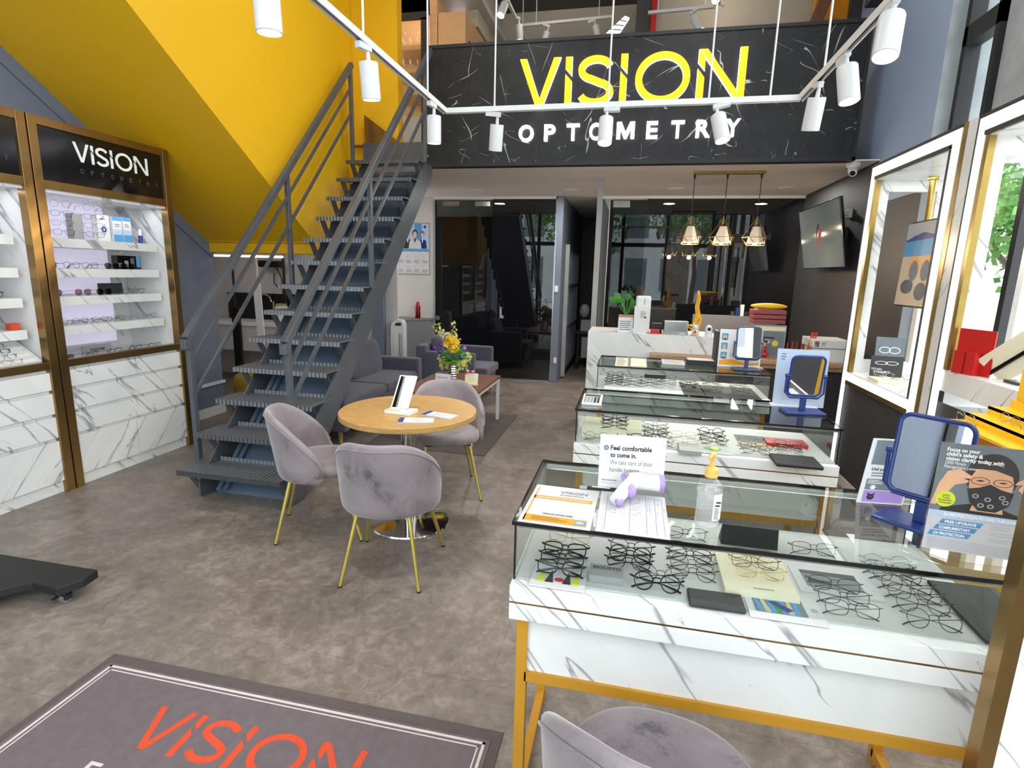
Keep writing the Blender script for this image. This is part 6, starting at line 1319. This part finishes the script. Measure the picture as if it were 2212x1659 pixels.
# yellow twisted ribbon sculpture
g = thing('ribbon_sculpture', 'tall twisted yellow ornament standing on the reception desk', 'ornament', (.60, 5.66, DT))
b = MB().m('petalyellow'); b.mats[0] = mat('mustard_cloth', sr(226, 168, 24), .6, 0, .2, 30)
P_ = [aty(x, y, 5.66) for x, y in ((1509,628),(1510,645),(1506,662),(1508,680),(1501,698),(1498,712),(1497,722))]; b.tube([(v.x, v.y, v.z) for v in P_], [.012, .02, .022, .026, .018, .014, .012], 7)
P_ = [aty(x, y, 5.66) for x, y in ((1508,676),(1514,690),(1509,705),(1506,724))]; b.tube(P_, [.018, .013, .016, .01], 7); P_ = [aty(x, y, 5.66) for x, y in ((1499,705),(1492,703),(1484,702),(1492,710),(1498,714))]; b.tube(P_, [.014, .012, .008, .01, .01], 7)
b.cyl((P_[0].x-.02, 5.64, DT), (P_[0].x+.05, 5.68, DT), .012, n=6); b.build('twisted_ribbon', g)
g = thing('cat_figurine', 'small white cat figurine with an orange belly on the reception desk', 'figurine', (.61, 5.58, DT)); b = MB().m('whitep'); b.ball((.61, 5.59, DT+.035), .035, .03, .036); b.ball((.61, 5.585, DT+.082), .026); b.build('body', g)
for s in (-1, 1): b = MB().m('whitep').cyl((.61+s*.015, 5.585, DT+.1), (.61+s*.02, 5.585, DT+.122), .009, .001, 8); b.build('ear', g)
b = MB().m('matorange').ball((.605, 5.562, DT+.04), .014, .006, .014); b.build('bell', g)
g = thing('mini_camera', 'small white round-headed indoor camera on the reception desk', 'camera', (.735, 5.6, DT)); b = MB().m('whitep'); b.cyl((.735, 5.6, DT), (.735, 5.6, DT+.06), .035, .03, 20); b.build('base', g); b = MB().m('whitep').ball((.735, 5.6, DT+.07), .034, .034, .04); b.build('head', g); b = MB().m('black').ball((.735, 5.568, DT+.073), .016, .006, .016); b.build('lens', g)
# things on the wooden desk
W0 = .875
g = thing('eye_poster_case', 'glass-fronted box with a grey face print and yellow sticker behind the far mirror', 'display box', (1.33, 5.75, W0))
b = MB().m('cream').box(1.17, 5.72, W0, 1.46, 5.8, W0+.30); b.mats[0] = M['greyp']; X = FR((1.17, 5.719, W0), (1, 0, 0), (0, 0, 1)); rect(b, X, .02, .0, .28, .24, 'photogrey'); rect(b, X, .02, .245, .28, .285, 'cream'); disc(b, X, .12, .14, .04, .022, 'inklight', .0006); disc(b, X, .12, .14, .014, .014, 'ink', .0009); disc(b, X, .2, .125, .028, .028, 'lime', .0009); rect(b, X, .05, .17, .19, .185, 'hair', .0006); b.build('printed_front', g)
for k in range(3): b = MB().m('maroon').box(1.15, 5.74, W0+.31+k*.045, 1.45, 5.9, W0+.35+k*.045); solo('red_folder_tray', b, 'dull red letter tray, %s of the stack behind the desk' % ('lowest', 'middle', 'topmost')[k], 'tray', 'stack of red letter trays', bevel=.006)
b = MB().m('petalyellow').ball((1.30, 5.82, W0+.475), .17, .05, .03); b.mats[0] = M['yellowacr']; solo('yellow_cushion', b, 'long yellow rolled bundle above the red trays', 'roll')
g = thing('red_doll', 'small bright red seated ornament with a dark top before the face print box', 'ornament', (1.24, 5.6, W0))
b = MB().m('red'); b.ball((1.24, 5.6, W0+.03), .06, .04, .03); b.ball((1.24, 5.6, W0+.075), .035, .03, .045); b.build('body', g); b = MB().m('skin').ball((1.24, 5.585, W0+.125), .022); b.build('face', g); b = MB().m('brownframe').ball((1.24, 5.6, W0+.145), .03, .028, .026); b.build('hat', g)
g = thing('pen_row', 'row of dark and red rolled lens cloths standing on the desk', 'stationery')
random.seed(2)
bpy.data.objects.remove(g)
for k in range(11):
    x = 1.49+k*.021; b = MB().m(('maroon', 'blackmatt', 'red', 'charcoal')[k % 4]).cyl((x, 5.75, W0), (x+.004, 5.75, W0+.13+.01*(k % 3)), .009, n=10); solo('marker_pen', b, '%s upright pen, %s from the left in the crowded row behind the middle mirror' % (('dull red', 'black', 'red', 'grey')[k % 4], ('first', 'second', 'third', 'fourth', 'fifth', 'sixth', 'seventh', 'eighth', 'ninth', 'tenth', 'last')[k]), 'pen', 'upright pens on the desk')
for k in range(3): x = 1.60+k*.02; b = MB().m('matorange').bar((x, 5.55, W0), (x+.05, 5.58, W0+.26), .012, .008); solo('orange_brush', b, 'orange-handled tool, number %s leaning left of the white printer box' % ('one', 'two', 'three')[k], 'tool', 'orange tools by the printer')
g = thing('printer', 'white printer with coloured stickers on the right end of the wooden desk', 'printer', (1.78, 5.62, W0))
b = MB().m('whitep').box(1.64, 5.46, W0, 1.93, 5.8, W0+.125); b.build('lower_body', g, bevel=.004); b = MB().m('whitep').box(1.63, 5.45, W0+.13, 1.935, 5.8, W0+.205); X = FR((1.63, 5.4495, W0+.13), (1, 0, 0), (0, 0, 1)); b.build('upper_body', g, bevel=.004)
b = MB(); rect(b, X, .012, .012, .05, .06, 'maroon', .001); rect(b, X, .012, .012, .03, .035, 'skyblue', .0015); lines(b, X, .07, .12, .02, .055, 2, 'inkgrey', .001); rect(b, X, .28, .04, .295, .055, 'ink', .001); b.build('stickers', g)
b = MB().m('black'); b.box(-.16, 8.3, 0, 1.4, 8.4, .9)
# objects seen on the partition ledge
random.seed(9)
for k in range(7): x = 1.12+k*.05; b = MB().m(('charcoal', 'blue', 'whitep', 'blackmatt', 'maroon', 'greyp', 'blue')[k]).box(x, 6.79, 1.185, x+.035, 6.83, 1.185+.05+.04*(k % 3)); solo('ledge_item', b, '%s little box, %s along the grey partition ledge' % (('dark', 'blue', 'white', 'black', 'red', 'grey', 'deep blue')[k], ('first', 'second', 'third', 'fourth', 'fifth', 'sixth', 'last')[k]), 'box', 'small boxes on the partition ledge')
# ------------------------------------------------------------------ corner by the stairs
b = MB(); zc = .885; pl = [(-3.19, 8.12), (-3.19, 7.62), (-3.05, 7.30), (-2.80, 7.62), (-2.80, 8.12)]
g = thing('corner_cabinet', 'grey corner cabinet with an angled front below the wall poster', 'cabinet', (-3.0, 7.8, 0))
b = MB().m('cabgrey').prism([(-3.58, 8.12), (-3.5, 7.75), (-3.30, 7.70), (-3.03, 8.12)], .86); b.build('carcass', g); b = MB(); b.m('cabgrey').prism([(-3.6, 8.125), (-3.52, 7.73), (-3.30, 7.68), (-3.01, 8.125)], .025, Matrix.Translation((0, 0, .862))); b.build('worktop', g)
b = MB().m('ceildark').bar((-3.30, 7.698, .02), (-3.30, 7.698, .86), .006, .004); b.build('door_gap', g)
g = thing('water_bottle', 'translucent red water bottle on the grey corner cabinet', 'bottle', (-3.22, 7.98, .887)); T = Matrix.Translation((-3.22, 7.98, .887))
b = MB().m('redglass').lathe([(0, .002), (.04, .002), (.043, .01), (.043, .1), (.04, .105), (.043, .11), (.043, .18), (.03, .205), (.024, .21)], T, 24, cap=False); b.m('redglass').lathe([(0, .004), (.039, .004), (.039, .1), (0, .1)], T, 20, cap=False); b.build('bottle_body', g); b = MB().m('red').lathe([(0, .21), (.028, .21), (.028, .25), (0, .25)], T, 18, cap=False); b.build('screw_cap', g)
g = thing('tower_fan', 'slim white tower fan heater with a carry handle standing before the corner cabinet', 'fan', (-3.17, 7.18, 0))
b = MB().m('whitep'); pts = [(-.1, 0), (.1, 0), (.098, .84), (.085, .885), (.06, .91), (0, .915), (-.05, .90), (-.088, .86), (-.1, .8)]; X = FR((-3.17, 7.2, .02), (1, .1, 0), (0, 0, 1)); b.prism(pts, .12, X); b.build('body', g, bevel=.01)
b = MB().m('charcoal'); b.prism([(-.04, .83), (.05, .83), (.06, .86), (.05, .875), (-.02, .87)], .004, X @ Matrix.Translation((0, 0, .119))); b.build('handle_recess', g)
b = MB()
for c in range(3):
    b.m('charcoal' if c else 'greyp')
    for k in range(34): x = (-.07, .015, .05)[c]; w_ = (.012, .025, .012)[c]; b.box(x, .08+k*.019, .119, x+w_, .088+k*.019, .1225, X)
b.build('grille', g); b = MB().m('whitep').box(-3.28, 7.05, 0, -3.06, 7.24, .02); b.build('foot', g)
X = FR((-3.62, 8.128, 1.545), (1, 0, 0), (0, 0, 1)); g = thing('wall_poster', 'framed wall poster of a smiling woman with two colleagues above printed text', 'poster', (-3.35, 8.12, 1.55))
b = MB().m('greyp').box(0, 0, 0, .55, .77, .006, X); Y = X @ Matrix.Translation((0, 0, .0065)); rect(b, Y, .02, .015, .53, .755, 'paper', .0002); rect(b, Y, .02, .39, .53, .755, 'paleblue', .0004); rect(b, Y, .3, .39, .42, .755, 'skyblue', .0006); rect(b, Y, .02, .345, .53, .385, 'skyblue', .0006)
for cx, cy, s, cl in ((.19, .60, .75, 'hair'), (.43, .585, .7, 'blue'), (.31, .575, 1.05, 'paper')): 
    z = .0008+s*.002; poly(b, Y, [(cx-.1*s, .39), (cx-.085*s, .50), (cx-.03*s, .53), (cx+.03*s, .53), (cx+.085*s, .50), (cx+.1*s, .39)], cl, z); disc(b, Y, cx, cy+.035*s, .042*s, .055*s, 'hair', z+.0003); disc(b, Y, cx, cy+.02*s, .032*s, .045*s, 'skin', z+.0006); poly(b, Y, [(cx-.02*s, .53), (cx, .47), (cx+.02*s, .53)], 'hair' if cl == 'paper' else 'inkwhite', z+.0008)
    disc(b, Y, cx, cy+.003*s, .014*s, .006*s, 'inkwhite', z+.001); 
poly(b, Y, [(.10,.39),(.12,.45),(.16,.47),(.19,.43),(.19,.39)], 'hair', .004); rect(b, Y, .45, .69, .49, .73, 'navyprint', .001); lines(b, Y, .15, .24, .685, .74, 2, 'ink', .001)
for r in range(2):
    for c in range(4 if r == 0 else 4): lines(b, Y, .03+c*.13, .13+c*.13, .17-r*.14, .22-r*.14, 4, 'inkgrey', .0006); disc(b, Y, .05+c*.13, .26-r*.14, .01, .012, 'inklight', .0006, 10)
b.build('printed_sheet', g)
# pantry alcove
g = thing('pantry_sink', 'white pantry sink unit with dark splashback under the yellow stair beam', 'sink unit', (-5.3, 6.9, 0))
b = MB().m('offwhite').box(-5.95, 6.62, .45, -4.62, 7.19, .80); b.build('cupboard', g, bevel=.003); b = MB().m('white').box(-5.97, 6.60, .80, -4.60, 7.19, .84); b.build('worktop', g); b = MB().m('black').box(-5.9, 7.17, .84, -4.66, 7.195, 1.22); b.build('splashback', g)
b = MB().m('chrome'); pts = [(-5.05, 7.05, .84), (-5.05, 7.05, 1.12)] + [(-5.05-.12+.12*math.cos(a), 7.0, 1.12+.10*math.sin(a)) for a in [i*PI/10 for i in range(11)]]; b.tube(pts, .011, 8); b.build('tap', g)
g = thing('kettle', 'white electric kettle with olive lid on the pantry worktop', 'kettle', (-4.82, 6.9, .84)); T = Matrix.Translation((-4.82, 6.9, .84)); b = MB().m('whitep').lathe([(.0, 0), (.075, 0), (.078, .05), (.085, .2), (.08, .23), (0, .23)], T, 24, cap=False); b.build('jug', g); b = MB().m('leaf').lathe([(0, .23), (.08, .23), (.07, .26), (0, .265)], T, 24, cap=False); b.mats[0] = M['lime']; b.mats[0] = mat('olive_lid', sr(140, 150, 70), .5); b.build('lid', g)
g = thing('black_rack', 'tall black pole with a dark cover in the pantry alcove', 'rack', (-5.0, 6.4, 0)); a = aty(500, 548, 6.3); c = aty(535, 790, 6.3); b = MB().m('blackmatt').box(a.x-.012, 6.29, .55, a.x+.012, 6.31, MZ); b.build('pole', g); b = MB().m('black').box(a.x-.05, 6.27, .02, a.x+.055, 6.33, 1.08); b.build('cover', g, bevel=.01)
g = thing('white_hanging_board', 'white narrow board hung from a rod in the pantry alcove', 'board', (-4.3, 5.9, 0)); a = aty(557, 610, 5.9); b = MB().m('whitep').cyl((a.x, 5.9, a.z-.02), (a.x, 5.9, MZ), .012, n=8); b.build('rod', g); P_ = [aty(x, y, 5.9) for x, y in ((548,614),(563,612),(574,738),(567,762),(560,740))]; b = MB().m('whitep').prism([(v.x, v.z) for v in P_], .02, FR((0, 5.9, 0), (1, 0, 0), (0, 0, 1))); b.build('board', g)
b = MB().m('ledstrip'); a = aty(463, 552, 5.4); c = aty(611, 553, 5.4); b.cyl((a.x, 5.4, a.z), (c.x, 5.4, a.z), .012, n=10); b.m('whitep').box(a.x, 5.385, a.z+.012, c.x, 5.415, a.z+.03); b.box(a.x+.2, 5.395, a.z+.03, a.x+.22, 5.405, MZ); b.box(c.x-.2, 5.395, a.z+.03, c.x-.18, 5.405, MZ)
solo('tube_light', b, 'lit white tube light under the yellow stair beam', 'lamp')
g = thing('wall_heater', 'black water heater on the pantry wall with hanging cables', 'heater', (-4.9, 7.15, 1.5)); a = aty(560, 562, 7.1); c = aty(605, 578, 7.1); b = MB().m('black').box(a.x, 7.05, c.z, c.x, 7.2, a.z); b.build('body', g, bevel=.02); b = MB().m('blackmatt'); b.tube([aty(592,590,7.17), aty(592,612,7.17), aty(600,620,7.17), aty(613,617,7.17)], .008, 6); b.tube([aty(597,578,7.17), aty(608,600,7.17), aty(612,640,7.17), aty(606,655,7.17)], .008, 6); b.build('cable', g)
b = MB().m('blackmatt'); a = aty(612, 555, 7.0); b.box(a.x-.015, 6.98, .84, a.x+.015, 7.0, MZ); solo('black_pole', b, 'slim black upright pole right of the pantry heater', 'pole')
b = MB().m('yellowacr'); p = atz(505, 840, .15); b.ball((p.x, p.y+.2, .16), .13, .12, .16, p=.7); b.mats[0] = mat('olive_yellow_bag', sr(150, 120, 36), .7); solo('yellow_bag', b, 'dull yellow bag on the floor of the pantry alcove', 'bag')
b = MB().m('blackmatt'); b.ball((-3.85, 6.1, .3), .2, .2, .3, p=.7); solo('dark_bag', b, 'dark bag on the floor behind the staircase', 'bag')
# corridor equipment
g = thing('equipment_trolley', 'dark trolley with instruments standing in the back corridor', 'trolley', (-.75, 9.6, 0)); b = MB().m('blackmatt').box(-.95, 9.4, .62, -.54, 9.8, .66); b.box(-.9, 9.45, .1, -.86, 9.5, .62); b.box(-.6, 9.45, .1, -.56, 9.5, .62); b.build('frame', g); b = MB().m('greyp').box(-.82, 9.46, .2, -.6, 9.75, .56); b.build('box_unit', g); b = MB().m('greyp').box(-.85, 9.5, .66, -.62, 9.7, .85); b.ball((-.8, 9.55, 1.0), .09, .07, .12); b.build('instrument', g)
for x in (-.9, -.6): b = MB().m('blackmatt').cyl((x, 9.45, .0), (x, 9.45, .1), .035, n=10); b.build('wheel', g)
# ------------------------------------------------------------------ outdoors
def tree(x, y, h, r, seed, lab):
    random.seed(seed); g = thing('street_tree', lab, 'tree', (x, y, -.02), 0, 'trees outside the windows'); b = MB().m('bark').tube([(x, y, -.02), (x+.1, y, h*.3), (x-.05, y+.1, h*.55)], [.13, .1, .07], 8)
    for k in range(6): a = k*1.05; b.tube([(x, y, h*.45), (x+math.cos(a)*r*.4, y+math.sin(a)*r*.4, h*.62), (x+math.cos(a)*r*.7, y+math.sin(a)*r*.7, h*.8)], [.05, .035, .015], 6)
    b.build('trunk', g); b = MB().m('treeleaf')
    for c in range(46):
        d = Vector((random.gauss(0, 1), random.gauss(0, 1), random.gauss(0, .7))).normalized()*r*random.random()**.35; cc = Vector((x, y, h*.72))+Vector((d.x, d.y, d.z*h*.32/r))
        for q in range(52):
            e = Vector((random.gauss(0, .26), random.gauss(0, .26), random.gauss(0, .16))); n_ = Vector((random.gauss(0, 1), random.gauss(0, 1), random.gauss(0, 1))).normalized(); t1 = n_.orthogonal().normalized()*.075; t2 = n_.cross(t1)*.8; P = cc+e; b.add([P-t1, P+t2, P+t1, P-t2], [(0, 1, 2, 3)])
    o = b.build('foliage', g); o['kind'] = 'stuff'
tree(5.6, 9.6, 3.6, 1.5, 1, 'green street tree beyond the right-hand windows, nearer one')
tree(8.6, 13.5, 5.0, 2.2, 2, 'green street tree beyond the right-hand windows, farther one')
tree(-2.5, -8.5, 5.5, 2.2, 3, 'street tree out in front of the shop, left side'); tree(2.5, -10, 6, 2.4, 4, 'street tree out in front of the shop, right side')
g = thing('street_railing', 'white concrete railing with grey bars outside the right-hand windows', 'railing', (4.4, 7.5, 0)); b = MB().m('bldg')
b.box(4.3, 7.0, 0, 4.6, 7.3, 1.15); b.box(4.3, 10.5, 0, 4.6, 10.8, 1.15); b.box(4.35, 7.3, 0, 4.5, 10.5, .35); b.build('concrete_posts', g); b = MB().m('steel')
for z in (.6, .85, 1.05): b.cyl((4.42, 7.3, z), (4.42, 10.5, z), .03, n=8)
b.build('rail_bars', g)
b = MB().m('bldg'); b.box(-9, -20, 0, 9, -16, 9); 
for i in range(9):
    for j in range(3): b.m('photogrey').box(-8.4+i*1.95, -16.02, .8+j*2.9, -7.2+i*1.95, -15.99, 2.6+j*2.9); 
solo('facing_building', b, 'pale building across the street, seen only in reflections', 'building')
